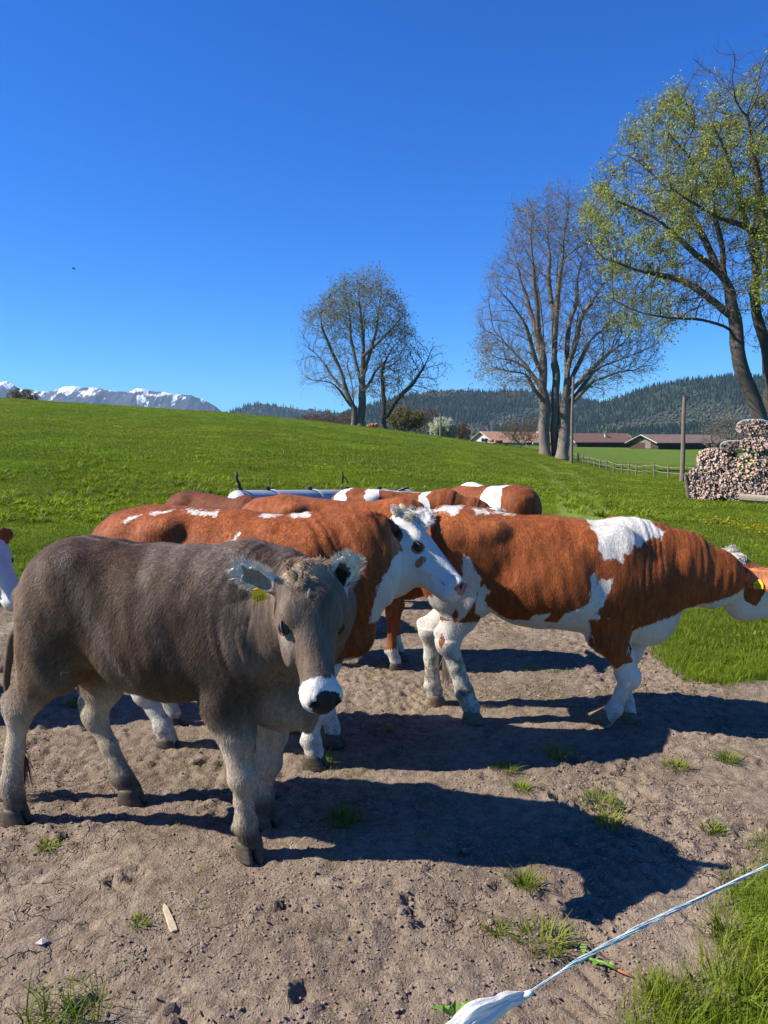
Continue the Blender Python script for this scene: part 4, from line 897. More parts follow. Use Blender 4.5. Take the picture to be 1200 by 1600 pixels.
# ---------------------------------------------------------------- cattle further back
def std_neck(S,d=(.9,0,.15),l=.42):
    a=np.array([.42*S,0,1.0*S]); d=unit(d); return [(a,(.25*S,.17*S)),(a+d*l*.5*S,(.20*S,.13*S)),(a+d*l*S,(.14*S,.105*S))]
def cow_far(label,loc,yawdeg,S,nd,ha_,hu_,white,seed,base=SIM,face=True,fore=True,ears=None,h=.0125,fur=(30000,.014),forec=None,dark=0.,legs=1.,nl=.42,legsJ=None):
    nk=std_neck(S,nd,nl); e=nk[-1][0]; ha_=unit(ha_);hu_=np.array(hu_,float); hu_=unit(hu_-ha_*(hu_@ha_)); ho_=e+hu_*.10*S+np.array([0,0,.03])-ha_*.02
    def wf(V,Nn,I):
        w=face_white(I) if face else np.full(len(V),-.1)
        return np.maximum(w,white(V,Nn,I)) if white else w
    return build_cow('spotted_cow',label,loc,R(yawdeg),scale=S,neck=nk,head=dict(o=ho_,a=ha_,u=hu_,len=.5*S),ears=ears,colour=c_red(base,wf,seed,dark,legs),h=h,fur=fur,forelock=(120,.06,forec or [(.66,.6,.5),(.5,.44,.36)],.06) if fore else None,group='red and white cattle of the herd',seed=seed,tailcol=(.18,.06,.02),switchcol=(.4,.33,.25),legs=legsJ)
def band(V,x0,w_,zt=1.0,seed=1): return np.where(V[:,2]>zt,(w_-np.abs(V[:,0]-x0+(fbm(V*6,2,seed)-.5)*.15)),-.1)
# 4: plain back between the two big ones
cow_far('cow with plain red-brown back between the white faced cow and the tank, face hidden',(-.30,5.62),-6,.99,(.9,.1,-.25),(.9,.1,-.5),(.5,0,.9),None,21,base=SIM*1.0,face=True,fore=False,legs=.35,legsJ=None)
# 5: long banded back with curly white poll facing the camera
def w5(V,Nn,I): return np.maximum.reduce([band(V,-.60,.055,1.06,3),band(V,-.33,.07,1.0,5),band(V,.20,.045,.95,6),np.where((np.abs(V[:,1])<.03)&(V[:,2]>1.0)&(np.abs(V[:,0]+.1)<.25),.02,-.1)])
cow_far('red-brown cow with white bands over its long back and a curly whitish grey poll',(.20,7.5),-5,.94,(.95,-.2,-.12),(.10,-.62,-.70),(.1,-.8,.65),w5,25,base=SIM*.8,forec=[(.6,.56,.5),(.45,.42,.38),(.3,.28,.25)],nl=.52,ears=[dict(s=-1,d=(-.9,-.25,-.2),n=(0,-1,.2),len=.17,w=.05),dict(s=1,d=(.95,.0,-.05),n=(0,-1,0),len=.19,w=.055)])
# 6: rump with white saddle
def w6(V,Nn,I): return np.maximum(band(V,-.22,.17,.75,4),np.where((V[:,0]>.15)&(V[:,2]>1.1),.02,-.1))
cow_far('cow seen from behind, dark red-brown rump, broad white band across its back',(1.30,9.3),125,.90,(.9,.2,-.1),(.8,0,-.6),(.5,0,.8),w6,27,base=SIM*.75,fore=False)
# 7: dark brown back left
def w7(V,Nn,I): return np.full(len(V),-.1)
cow_far('dark brown cow on the left, only its low back showing above the front cows',(-1.5,7.0),-42,.93,(.95,-.1,-.05),(.45,-.5,-.75),(.8,-.3,.6),w7,29,base=SIM*.55,dark=.15,face=False,forec=[(.6,.5,.4),(.3,.12,.06)])
# 8: white face peeking in from the left edge
cow_far('cow at the left picture edge, only its white and brown face showing',(-3.16,4.60),-10,1.0,(.9,0,.10),(.62,-.1,-.78),(.78,-.1,.6),lambda V,Nn,I:np.where(I['hc'][:,0]>.10,face_white(I),-.05),31,face=False,h=.01,fur=(50000,.013),nl=.36,legs=.9)
# ================================================================ TREES (branches grown towards scattered points of the crown)
BARK=attrmat('bark',.9,3,.45,.6,.03,stretch=(1,1,.3)); LEAFM=attrmat('spring_leaf',.55,1.2,.25,0,0,trans=.45)
def crown_points(n,poly,D,cx,rg,thick=.85,base=None):
    P=[];poly=np.array(poly,float); x0,y0=poly.min(0);x1,y1=poly.max(0)
    while len(P)<n:
        px=rg.uniform(x0,x1,n);py=rg.uniform(y0,y1,n); k=polysd(px,py,poly)<0; px=px[k];py=py[k]
        for a,b in zip(px,py):
            # half width of the crown at this height
            row=[q for q in np.linspace(x0,x1,40)]; c=DP(a,b,D); R_=abs(DP(x0,b,D)[0]-DP(x1,b,D)[0])/2; u=min(.98,abs(a-cx)/((x1-x0)/2)); h=R_*math.sqrt(1-u*u)*thick*.8
            P.append(c+np.array([0,rg.uniform(-h,h),0]))
            if len(P)>=n: break
    return np.array(P)
def grow(stems,A,step,infl,kill,bias=.35,iters=220,seed=1):
    rg=np.random.default_rng(seed); pos=[];par=[]
    for S_ in stems:
        pts=np.array(S_['p'],float); L=np.concatenate([[0],np.cumsum(np.linalg.norm(np.diff(pts,axis=0),axis=1))]); m=max(2,int(L[-1]/step)); q=np.linspace(0,L[-1],m+1); P=np.stack([np.interp(q,L,pts[:,k]) for k in range(3)],-1)
        if len(P)>4:
            t_=np.linspace(0,1,len(P))[:,None]; o_=rg.uniform(0,99,3); Lq=L[-1]*t_[:,0]; P=P+(np.stack([fbm(np.stack([Lq/(step*7)+o_[k],Lq*0],-1),3,7+k) for k in range(3)],-1)-.5)*step*1.7*np.minimum(t_*5,1)*np.minimum((1-t_)*5+.2,1)*(L[-1]>step*6); P[1:-1]=.25*P[:-2]+.5*P[1:-1]+.25*P[2:]
        for i,p in enumerate(P):
            if i==0 and pos and S_.get('join',False):
                d=np.linalg.norm(np.array(pos)-p,axis=1); last=int(d.argmin()); continue
            par.append(-1 if i==0 else last); last=len(pos); pos.append(p)
    pos=[np.array(p) for p in pos]; base=np.array(stems[0]['p'][0],float)
    nd=np.full(len(A),1e9);nn=np.zeros(len(A),int)
    alive=np.ones(len(A),bool); start=0
    for it in range(iters):
        new=np.array(pos[start:]); 
        if len(new)==0: break
        ia=np.where(alive)[0]
        if len(ia)==0: break
        d=((A[ia][:,None]-new[None])**2).sum(-1); j=d.argmin(1); dm=np.sqrt(d[np.arange(len(ia)),j]); b=dm<nd[ia]; nd[ia[b]]=dm[b]; nn[ia[b]]=j[b]+start
        alive&=nd>kill; ia=np.where(alive&(nd<infl))[0]; start=len(pos)
        if len(ia)==0: break
        P=np.array(pos); un,inv=np.unique(nn[ia],return_inverse=True); dv=A[ia]-P[nn[ia]]; dv/=np.linalg.norm(dv,axis=1)[:,None]; s=np.zeros((len(un),3)); np.add.at(s,inv,dv)
        s/=np.linalg.norm(s,axis=1)[:,None]+1e-9
        for u,v in zip(un,s):
            o=P[u]-base; o/=np.linalg.norm(o)+1e-9
            pd=P[u]-P[par[u]] if par[u]>=0 else o; pd=pd/(np.linalg.norm(pd)+1e-9)
            d_=v+o*bias+pd*.5+rg.normal(0,.16,3); d_/=np.linalg.norm(d_); pos.append(P[u]+d_*step*rg.uniform(.8,1.15)); par.append(int(u))
        if len(pos)>16000: break
    return np.array(pos),np.array(par)
def tree(name,label,group,stems,A,step,infl,kill,r0,r1,twigs,twl,leaves,bias=.35,seed=1,bark=(.15,.125,.10),leafcol=None,leafsize=.1,expo=2.03,cat='tree',D=80,trunkr=None,twn=1.):
    rg=np.random.default_rng(seed); P,par=grow(stems,A,step,infl,kill,bias,seed=seed); n=len(P)
    ch=[[] for _ in range(n)]
    for i,p in enumerate(par):
        if p>=0: ch[p].append(i)
    w=np.zeros(n)
    for i in range(n-1,-1,-1):
        w[i]=sum(w[c]**expo for c in ch[i])**(1/expo) if ch[i] else 1.
    R_=r0*w*(1+.55*(w>.30*w.max())); R_=np.minimum(R_,r1*(1+.0*w)); 
    base=np.array(stems[0]['p'][0]); root=empty(name,tuple(base)); tk=MB();cr=MB()
    r1=min(r1,R_.max())
    visited=np.zeros(n,bool)
    def chain(i,p):
        c=[p,i] if p>=0 else [i]
        while ch[i]:
            k=max(ch[i],key=lambda q:w[q]); c.append(k)
            for q in ch[i]:
                if q!=k: stack.append((q,i))
            i=k
        return c
    stack=[(i,-1) for i in range(n) if par[i]<0]
    bk=np.array(bark)
    while stack:
        i,p=stack.pop(); c=chain(i,p)
        if len(c)<2: continue
        pts=P[c]-base; rr=R_[c].copy()
        if p>=0: rr[0]=min(rr[0],rr[1]*1.25)
        else: rr[0]*=1.35
        cut=np.where(rr<r1*.33)[0]; cut=cut[0] if len(cut) else len(c)
        if cut>=2: tk.tube(pts[:cut+1],rr[:cut+1],9,col=bk*rg.uniform(.9,1.15),cap=False,jit=.12)
        if cut<len(c)-1 or cut<2: 
            s_=max(cut-0,0) if cut>=2 else 0; cr.tube(pts[s_:],rr[s_:],5 if rr[s_]>.03 else 4,col=bk*rg.uniform(.75,1.05),cap=False)
    # fine twigs at the ends and along thin wood
    thin=np.where(R_<r0*twigs[1])[0]; T=[];TR=[];LP=[]
    for i in thin:
        d0=P[i]-P[par[i]] if par[i]>=0 else np.array([0,0,1.]); d0=d0/(np.linalg.norm(d0)+1e-9)
        for k in range(rg.poisson(twigs[0]*(1.6 if not ch[i] else 1))):
            d=unit(d0+rg.normal(0,.55,3)+np.array([0,0,.25])); l=twl*rg.uniform(.4,1.2); b=unit(d+rg.normal(0,.3,3)); p0=P[i]-base; p1=p0+d*l*.5; p2=p1+b*l*.5; T.append((p0,p1,p2)); LP.append(p2); 
            if rg.random()<.6: LP.append(p1)
    T=np.array(T)
    if len(T):
        m=len(T); r_=np.array([r0*.75,r0*.6,r0*.3])*twn; ax=unit((.3,.5,.8)); d=T[:,2]-T[:,0]; u=np.cross(d,ax); u/=np.linalg.norm(u,axis=1)[:,None]; v=np.cross(d,u); v/=np.linalg.norm(v,axis=1)[:,None]
        V=np.zeros((m,3,3,3))
        for j in range(3):
            for q in range(3):
                a=q*2.094; V[:,j,q]=T[:,j]+r_[j]*(u*math.cos(a)+v*math.sin(a))
        o=np.arange(m)[:,None]*9; F=np.concatenate([o+np.array([[j*3+q,j*3+(q+1)%3,(j+1)*3+(q+1)%3,(j+1)*3+q]]) for j in range(2) for q in range(3)],0)
        cr.add(V.reshape(-1,3),F,None,bk*.95)
    co=None
    if not tk.n: tk,cr=cr,tk
    tk.build('trunk',BARK,root,True,col=True)
    if cr.n: co=cr.build('crown',BARK,root,True,col=True)
    if leaves and len(LP):
        LP=np.array(LP); wgt=vn((LP)*leaves.get('cl',.35),seed)
        k=wgt>leaves['th']; LP=LP[k]; m=leaves['n']; C0=np.repeat(LP,m,axis=0); C0=C0+rg.normal(0,leaves['sp'],C0.shape); q=len(C0); a=rg.normal(0,1,(q,3));a/=np.linalg.norm(a,axis=1)[:,None]; b=np.cross(a,rg.normal(0,1,(q,3)));b/=np.linalg.norm(b,axis=1)[:,None]; s_=leafsize*rg.uniform(.5,1.2,(q,1)); V=np.stack([C0-a*s_,C0+b*s_*.55,C0+a*s_,C0-b*s_*.55],1); col=np.array(leafcol)[rg.integers(len(leafcol),size=q)]*rg.uniform(.75,1.3,(q,1))
        npmesh('leaves',V.reshape(-1,3),np.arange(q*4).reshape(-1,4),LEAFM,co or root,smooth=False,attrs={'Col':np.repeat(col,4,axis=0)})
    tag(root,label,cat,group); return root
def gz(x,y): return float(H0(np.array([x]),np.array([y]))[0])
def onground(px,y,sink=.15): 
    d=ray(px,700); x=d[0]*y/d[1]; return np.array([x,y,gz(x,y)-sink])
rgt=np.random.default_rng(12)
# right, near: leaning maple with yellow green leaves
D=32.; bR=onground(1212,D); A=crown_points(5200,[(905,380),(935,285),(985,200),(1045,150),(1110,140),(1200,128),(1300,135),(1400,120),(1470,230),(1500,380),(1440,500),(1330,540),(1230,520),(1180,440),(1120,500),(1040,520),(960,480),(1010,440),(930,410)],D,1210,rgt)
def st(pts,D,b=None,join=False): return dict(p=([b] if b is not None else [])+[DP(x,y,D+o) for x,y,o in pts],join=join)
tree('maple_tree','large leaning maple with fresh yellow green leaves rising behind the woodpile','old maples by the farm',[st([(1192,660,0),(1180,620,0),(1162,560,0),(1150,500,.3),(1135,440,.3)],D,bR),st([(1202,600,.6),(1192,540,.8),(1186,470,1),(1178,380,1)],D,bR+np.array([.5,.5,0])),st([(1225,600,0),(1218,500,-1),(1205,380,-1.4),(1180,260,-1.4)],D,bR+np.array([.8,0,0])),st([(1260,600,0),(1290,480,0),(1320,360,0)],D,bR+np.array([1.0,.2,0])),st([(1148,520,-.3),(1128,505,-.6),(1080,500,-1),(1020,490,-1),(960,468,-1)],D,None,True)]+[st([a_,m_,e_],D,None,True) for a_,m_,e_ in (((1150,500,.3),(1060,430,.8),(945,405,1)),((1135,440,.3),(1040,350,-.8),(950,300,-1.5)),((1150,470,.3),(1090,330,1.5),(1000,255,2)),((1135,440,.3),(1105,300,-.5),(1050,215,-1)),((1178,380,1),(1150,260,1),(1110,185,1)),((1178,380,1),(1190,240,2.5),(1200,170,2.5)),((1180,260,-1.4),(1170,170,-2),(1160,175,-2)),((1205,380,-1.4),(1120,330,-3),(1040,290,-4)),((1290,480,0),(1260,330,1),(1250,235,1)),((1320,360,0),(1360,260,0),(1380,180,0)))],A,.34,2.6,.40,.0095,.46,(2.2,3.),.60,dict(th=.50,n=11,sp=.12,cl=.5),bias=.30,seed=3,bark=(.125,.105,.085),leafcol=[(.33,.38,.05),(.44,.46,.07),(.24,.29,.04),(.32,.29,.07)],leafsize=.055)
# middle: group of three stems, fanning, almost bare
D=80.
polyM=[(845,314),(880,312),(905,322),(925,372),(955,430),(1000,470),(1030,520),(1036,560),(1018,585),(960,600),(925,625),(905,600),(885,560),(845,560),(830,620),(800,612),(762,590),(752,560),(748,510),(762,470),(757,425),(790,410),(800,370),(815,335)]
A=crown_points(6500,polyM,D,880,rgt,.8); b1=onground(852,D);b2=onground(867,D+1);b3=onground(878,D-1)
tree('maple_tree','tall bare maple group of three pale stems fanning out before the farm','old maples by the farm',[st([(852,640,0),(850,600,0),(846,540,0),(842,460,-.5)],D,b1),st([(867,640,0),(866,570,.5),(866,480,.5),(872,400,.5)],D,b2),st([(880,650,0),(884,600,-.5),(892,540,-.5),(905,470,0)],D,b3),st([(850,612,0),(838,590,.5),(812,572,1),(790,562,1)],D,None,True),st([(884,620,-.5),(905,590,-1),(935,560,-1.5),(975,535,-2)],D,None,True)]+[st([a_,m_,e_],D,None,True) for a_,m_,e_ in (((850,615,0),(820,560,2),(775,520,3)),((850,590,0),(818,500,-2),(772,445,-3)),((848,560,0),(822,460,2),(802,395,2)),((846,540,0),(835,440,-2),(830,352,-3)),((866,570,0),(858,450,2),(857,335,2)),((866,570,0),(878,440,-1),(888,335,-2)),((880,640,0),(890,500,3),(912,395,4)),((884,600,0),(910,500,-2),(945,440,-3)),((882,620,0),(925,530,3),(985,480,4)),((880,640,0),(930,575,2),(1010,545,3)),((880,645,0),(925,600,-1),(990,580,-2)),((852,630,0),(828,585,-2),(770,575,-3)))],A,.62,5.5,.74,.0175,.72,(1.9,3.),1.6,dict(th=.5,n=2,sp=.25,cl=.12),bias=.62,seed=5,bark=(.21,.172,.135),leafcol=[(.20,.20,.07),(.24,.20,.10)],leafsize=.10,twn=.85)
# left pair on the crest
D=96.
A=crown_points(4300,[(560,436),(595,440),(618,465),(640,505),(640,560),(620,600),(575,620),(540,625),(500,600),(475,612),(466,572),(466,540),(480,500),(500,475),(530,450)],D,556,rgt,.8); b1=onground(553,D);b2=onground(563,D)
tree('maple_tree','round crowned maple with olive buds on the grass crest, left one of the pair','old maples by the farm',[st([(552,642,0),(540,610,0),(528,570,0)],D,b1),st([(564,640,0),(564,600,0),(566,540,0),(568,490,0)],D,b2),st([(552,640,0),(548,605,.5),(545,560,1)],D,None,True)]+[st([a_,m_,e_],D,None,True) for a_,m_,e_ in (((540,610,0),(510,570,1),(478,540,2)),((528,570,0),(510,520,-1),(502,482,-2)),((564,600,0),(550,520,2),(535,460,2)),((566,540,0),(560,480,-1),(558,445,-1)),((564,600,0),(590,520,1),(595,450,1)),((566,560,0),(600,520,-2),(628,490,-3)),((564,620,0),(590,580,2),(630,550,3)),((552,640,0),(520,600,-2),(480,590,-2)))],A,.62,5.,.74,.0175,.62,(1.8,3.),1.3,dict(th=.36,n=5,sp=.3,cl=.12),bias=.4,seed=7,bark=(.19,.165,.13),leafcol=[(.17,.19,.055),(.22,.20,.07)],leafsize=.11,twn=.85)
A=crown_points(1900,[(600,520),(640,520),(665,545),(690,540),(702,575),(680,612),(640,622),(600,650),(585,620),(590,560)],D-2,620,rgt,.7); b1=onground(600,D-2)
tree('maple_tree','crooked dark tree with one thick limb reaching right, beside the round crowned maple','old maples by the farm',[st([(598,645,0),(596,610,0),(600,570,0)],D-2,b1),st([(600,655,0),(612,640,0),(625,618,0),(645,600,0),(662,575,0)],D-2,None,True)],A,.6,5.,.74,.022,.5,(1.6,3.),1.1,dict(th=.6,n=2,sp=.3,cl=.12),bias=.2,seed=9,bark=(.085,.075,.06),leafcol=[(.17,.17,.06)],leafsize=.11,twn=.85)
# smaller things behind the crest
def bush(px,py,y,wd,ht,label,leafcol,name='shrub',seed=1,lf=3,cat='bush',th=.2,ls=.16,sink=0,n=420,group=None):
    b=onground(px,y,.2); top=DP(px,py,y)[2]; ht=top-b[2]; rg=np.random.default_rng(seed); q=rg.normal(0,1,(n,3)); q/=np.linalg.norm(q,axis=1)[:,None]; q*=rg.random((n,1))**.4; A=b+np.array([0,0,ht*.56])+q*np.array([wd/2,wd/2,ht*.46])
    s0=[st([],y)];  s0=[dict(p=[b,b+np.array([0,0,ht*.22])]),dict(p=[b+np.array([.1,0,ht*.1]),b+np.array([wd*.15,0,ht*.3])],join=True),dict(p=[b+np.array([-.1,0,ht*.1]),b+np.array([-wd*.15,.2,ht*.3])],join=True)]
    return tree(name,label,group,s0,A,ht*.06,ht*.5,ht*.07,ht*.0022,ht*.03,(1.7,3.),ht*.10,dict(th=th,n=lf,sp=ht*.03,cl=.5) if lf else None,bias=.3,seed=seed,leafcol=leafcol,leafsize=ls,cat=cat)
bush(634,638,112,5.5,4,'rounded olive brown bush right of the crooked dark tree',[(.16,.15,.06),(.2,.17,.08)],seed=21)
bush(664,640,130,6,5,'thin brownish bush behind the slope between the round bush and the blossom tree',[(.16,.11,.06)],seed=22,lf=1)
bush(692,655,125,4.6,4,'small white blossoming tree behind the far wooden pole',[(.62,.62,.5),(.5,.55,.35)],name='blossom_tree',seed=23,lf=8,cat='tree',th=.1,ls=.14)
bush(712,660,150,6,5,'reddish brown bare bush right of the white blossoming tree',[(.16,.10,.07)],seed=24,lf=2)
bush(1128,652,150,9,8,'pale bare tree behind the woodpile and the brown shed',[(.3,.25,.16)],name='bare_tree',seed=25,lf=1,cat='tree')
bush(36,609,118,5,4,'bare tree top peeping over the hill below the snowy mountains',[(.14,.11,.08)],name='bare_tree',seed=26,lf=1,cat='tree')
bush(815,655,190,12,8,'brown leafless bush behind the orange roof, left of the three pale stems',[(.15,.11,.07)],seed=27,lf=2)
bush(515,645,150,14,8,'brown leafless bush low behind the crest left of the round crowned maple',[(.15,.10,.07)],seed=28,lf=2)
# ================================================================ MOUNTAINS
def ridge(name,sky_,D,D0,zb,mat,nx_=260,ny_=44,rough=.12,seed=1,over=(-1200,2600),amp=1.,back=1.25,jag=0):
    sky_=np.array(sky_,float); pxs=np.linspace(over[0],over[1],nx_); zt=np.interp(pxs,sky_[:,0],sky_[:,1]); xs=(pxs-600)/FPX*D; zz=np.array([DP(a,b,D)[2] for a,b in zip(pxs,zt)])
    ys=np.concatenate([np.linspace(0,1,ny_),1+np.linspace(.1,back-1,8)]); X_,T_=np.meshgrid(xs,ys); Y_=D0+(D-D0)*T_
    zz=zz+(fbm(np.stack([xs/140,xs*0],-1),5,seed+40)-.5)*jag*6
    f=np.where(T_<=1,T_**1.15,1-(T_-1)*1.6); Hh=np.tile(zz,(len(ys),1)); s=(D-D0)
    nz=(np.abs(fbm(np.stack([X_/s*1.6,Y_/s*1.6],-1),5,seed)-.5)*2)
    Z_=zb+(Hh-zb)*f-(Hh-zb)*nz*rough*amp*np.sin(np.clip(T_,0,1)*math.pi)*2.2-(T_>1)*0
    Z_=Z_-jag*9*np.abs(fbm(np.stack([X_/260,Y_/420],-1),5,seed+60)-.5)*2*np.sin(np.clip(T_,0,1)*math.pi)**.5 if jag else Z_
    V=np.stack([X_,Y_,Z_],-1).reshape(-1,3); a=len(ys);b=nx_; id_=np.arange(a*b).reshape(a,b); Q_=np.stack([id_[:-1,:-1],id_[:-1,1:],id_[1:,1:],id_[1:,:-1]],-1).reshape(-1,4)
    o=npmesh(name,V,Q_,mat); tag(o,kind='structure'); return xs,ys,Z_,D0,D
# snowy range
m,t,b=mat_new('rock_and_snow'); g=N(t); p=g.pos(); geo=g.n('NewGeometry'); nz=g.noise(g.mapping(p,(1,.5,1.6)),.0035,9,.7); nz2=g.noise(p,.006,6,.7); sx=g.n('SeparateXYZ'); g.l(p,sx.inputs[0])
st_=g.noise(g.mapping(p,(1,.15,.35),(0,R(35),0)),.013,6,.7)
alt=g.mapr(sx.outputs['Z'],170,430,0,1)
sn=g.math('ADD',g.math('MULTIPLY',nz,.75),g.math('MULTIPLY',st_,.75)); sn=g.math('ADD',sn,g.math('MULTIPLY',alt,.22))
rock=g.ramp(nz2,[(.3,(.022,.03,.04)),(.6,(.045,.05,.06)),(.8,(.09,.09,.10))])
g.l(g.mix(g.mapr(sn,.925,.955,0,1),rock,(.82,.84,.88)),b.inputs['Base Color']); b.inputs['Roughness'].default_value=.9
g.l(g.bump(nz2,1.,60),b.inputs['Normal'])
ridge('mountains',[(-1200,640),(-500,612),(-250,590),(-120,602),(-40,596),(0,598),(18,594),(35,604),(60,612),(80,614),(110,607),(150,603),(170,607),(185,609),(205,610),(220,605),(240,609),(270,612),(300,618),(320,624),(338,634),(352,646),(420,690),(700,700),(2600,700)],6200,4400,-60,m,nx_=700,ny_=110,rough=.34,seed=5,over=(-420,560),jag=9)
FLOOR=simple('wooded_slope',(.022,.034,.014),.95,.02,.4,0,0)
FIRM,t,b=mat_new('conifer'); g=N(t); oi=g.n('ObjectInfo'); g.l(g.ramp(oi.outputs['Random'],[(0,(.007,.015,.008)),(.6,(.013,.026,.011)),(1,(.023,.036,.015))]),b.inputs['Base Color']); b.inputs['Roughness'].default_value=.8; b.inputs['Specular IOR Level'].default_value=.1
BROM,t,b=mat_new('broadleaf_far'); g=N(t); oi=g.n('ObjectInfo'); g.l(g.ramp(oi.outputs['Random'],[(0,(.035,.03,.02)),(.4,(.055,.042,.028)),(.7,(.045,.055,.022)),(1,(.085,.10,.04))]),b.inputs['Base Color']); b.inputs['Roughness'].default_value=.9
def fir(s):
    rg=np.random.default_rng(s); mb=MB(); n=7
    for z0,z1,r in ((.06,.55,.20),(.30,.78,.15),(.55,1.02,.10)):
        a=np.arange(n)*6.283/n+rg.random()*6; rr=r*rg.uniform(.75,1.15,n); V=np.vstack([np.stack([rr*np.cos(a),rr*np.sin(a),np.full(n,z0)+rg.normal(0,.02,n)],-1),[[0,0,z1]]]); mb.add(V,None,[[j,(j+1)%n,n] for j in range(n)])
    o=mb.build('fir',FIRM); sc.collection.objects.unlink(o); return o
def bro(s):
    bm=bmesh.new(); bmesh.ops.create_icosphere(bm,subdivisions=2,radius=.5); V=np.array([v.co for v in bm.verts]);F=np.array([[v.index for v in f.verts] for f in bm.faces]);bm.free()
    V=V*(.55+.9*fbm(V*3+s*7,2,s)[:,None])*np.array([.8,.8,.9])+np.array([0,0,.48]); return npmesh('broadleaf',V,F,BROM,link=False,smooth=False)
firs=proto_col('firs',[fir(s) for s in range(4)]); bros=proto_col('broadleaves',[bro(s) for s in range(4)])
def forest(R4,n,label,seed,fr=.42,h=17,xlim=.62,tlim=(0.,1.03)):
    xs,ys,Z_,D0,D=R4; rg=np.random.default_rng(seed); T_=rg.uniform(tlim[0],tlim[1],n); y=D0+(D-D0)*T_; x=rg.uniform(-xlim,xlim,n)*y; 
    tj=np.interp(T_,ys,np.arange(len(ys))); xi=np.clip((x-xs[0])/(xs[1]-xs[0]),0,len(xs)-1.01); j=np.clip(tj.astype(int),0,len(ys)-2); i=xi.astype(int); fj=tj-j; fi=xi-i
    z=(Z_[j,i]*(1-fi)*(1-fj)+Z_[j,i+1]*fi*(1-fj)+Z_[j+1,i]*(1-fi)*fj+Z_[j+1,i+1]*fi*fj); k=z>-30; x,y,z=x[k],y[k],z[k]
    m_=fbm(np.stack([x,y],-1)/190.,3,seed+2); dec=m_+rg.normal(0,.05,len(x))+(.08*(1-(y-D0)/(D-D0)))>.60
    for kk,c,nm,lab in ((~dec,firs,'forest','dark fir forest covering '+label),(dec,bros,'broadleaf_wood','patches of brown and pale green broadleaf wood on '+label)):
        q=kk.sum(); scatter(nm,np.stack([x[kk],y[kk],z[kk]-1],-1),np.stack([np.zeros(q),np.zeros(q),rg.uniform(0,6.28,q)],-1),(h if nm=='forest' else h*.55)*rg.uniform(.6,1.15,q),c,lab,'forest')
Ra=ridge('hills',[(-1200,760),(200,700),(340,655),(362,645),(382,636),(408,630),(440,636),(480,641),(520,645),(600,650),(760,665),(2600,720)],3900,2900,-15,FLOOR,seed=11)
forest(Ra,6000,'the low far hill behind the crest',31,xlim=.32,h=24)
Rb=ridge('hills',[(-1200,780),(380,700),(470,668),(540,645),(590,630),(640,618),(690,611),(730,611),(765,614),(800,610),(840,613),(880,618),(930,628),(980,640),(1100,660),(2600,720)],2700,1700,-12,FLOOR,seed=13)
forest(Rb,21000,'the middle hill behind the orange roofs',32,xlim=.48)
Rc=ridge('hills',[(-1200,800),(600,740),(800,690),(860,655),(900,640),(940,631),(980,614),(1010,606),(1050,596),(1090,592),(1140,587),(1180,590),(1240,600),(1400,590),(1700,560),(2600,600)],2100,1150,-12,FLOOR,seed=17)
forest(Rc,30000,'the right hill behind the brown shed',33,xlim=.78,h=14)
# belt of bare trees at the foot of the hills
y=rng.uniform(430,1000,1500); x=rng.uniform(.08,.62,1500)*y; s_=rng.uniform(3,7.5,1500)
scatter('hedge_trees',np.stack([x,y,H0(x,y)-1],-1),rots(1500,.0),s_,bros,'belt of brown and pale green trees behind the farm at the foot of the hills','trees')
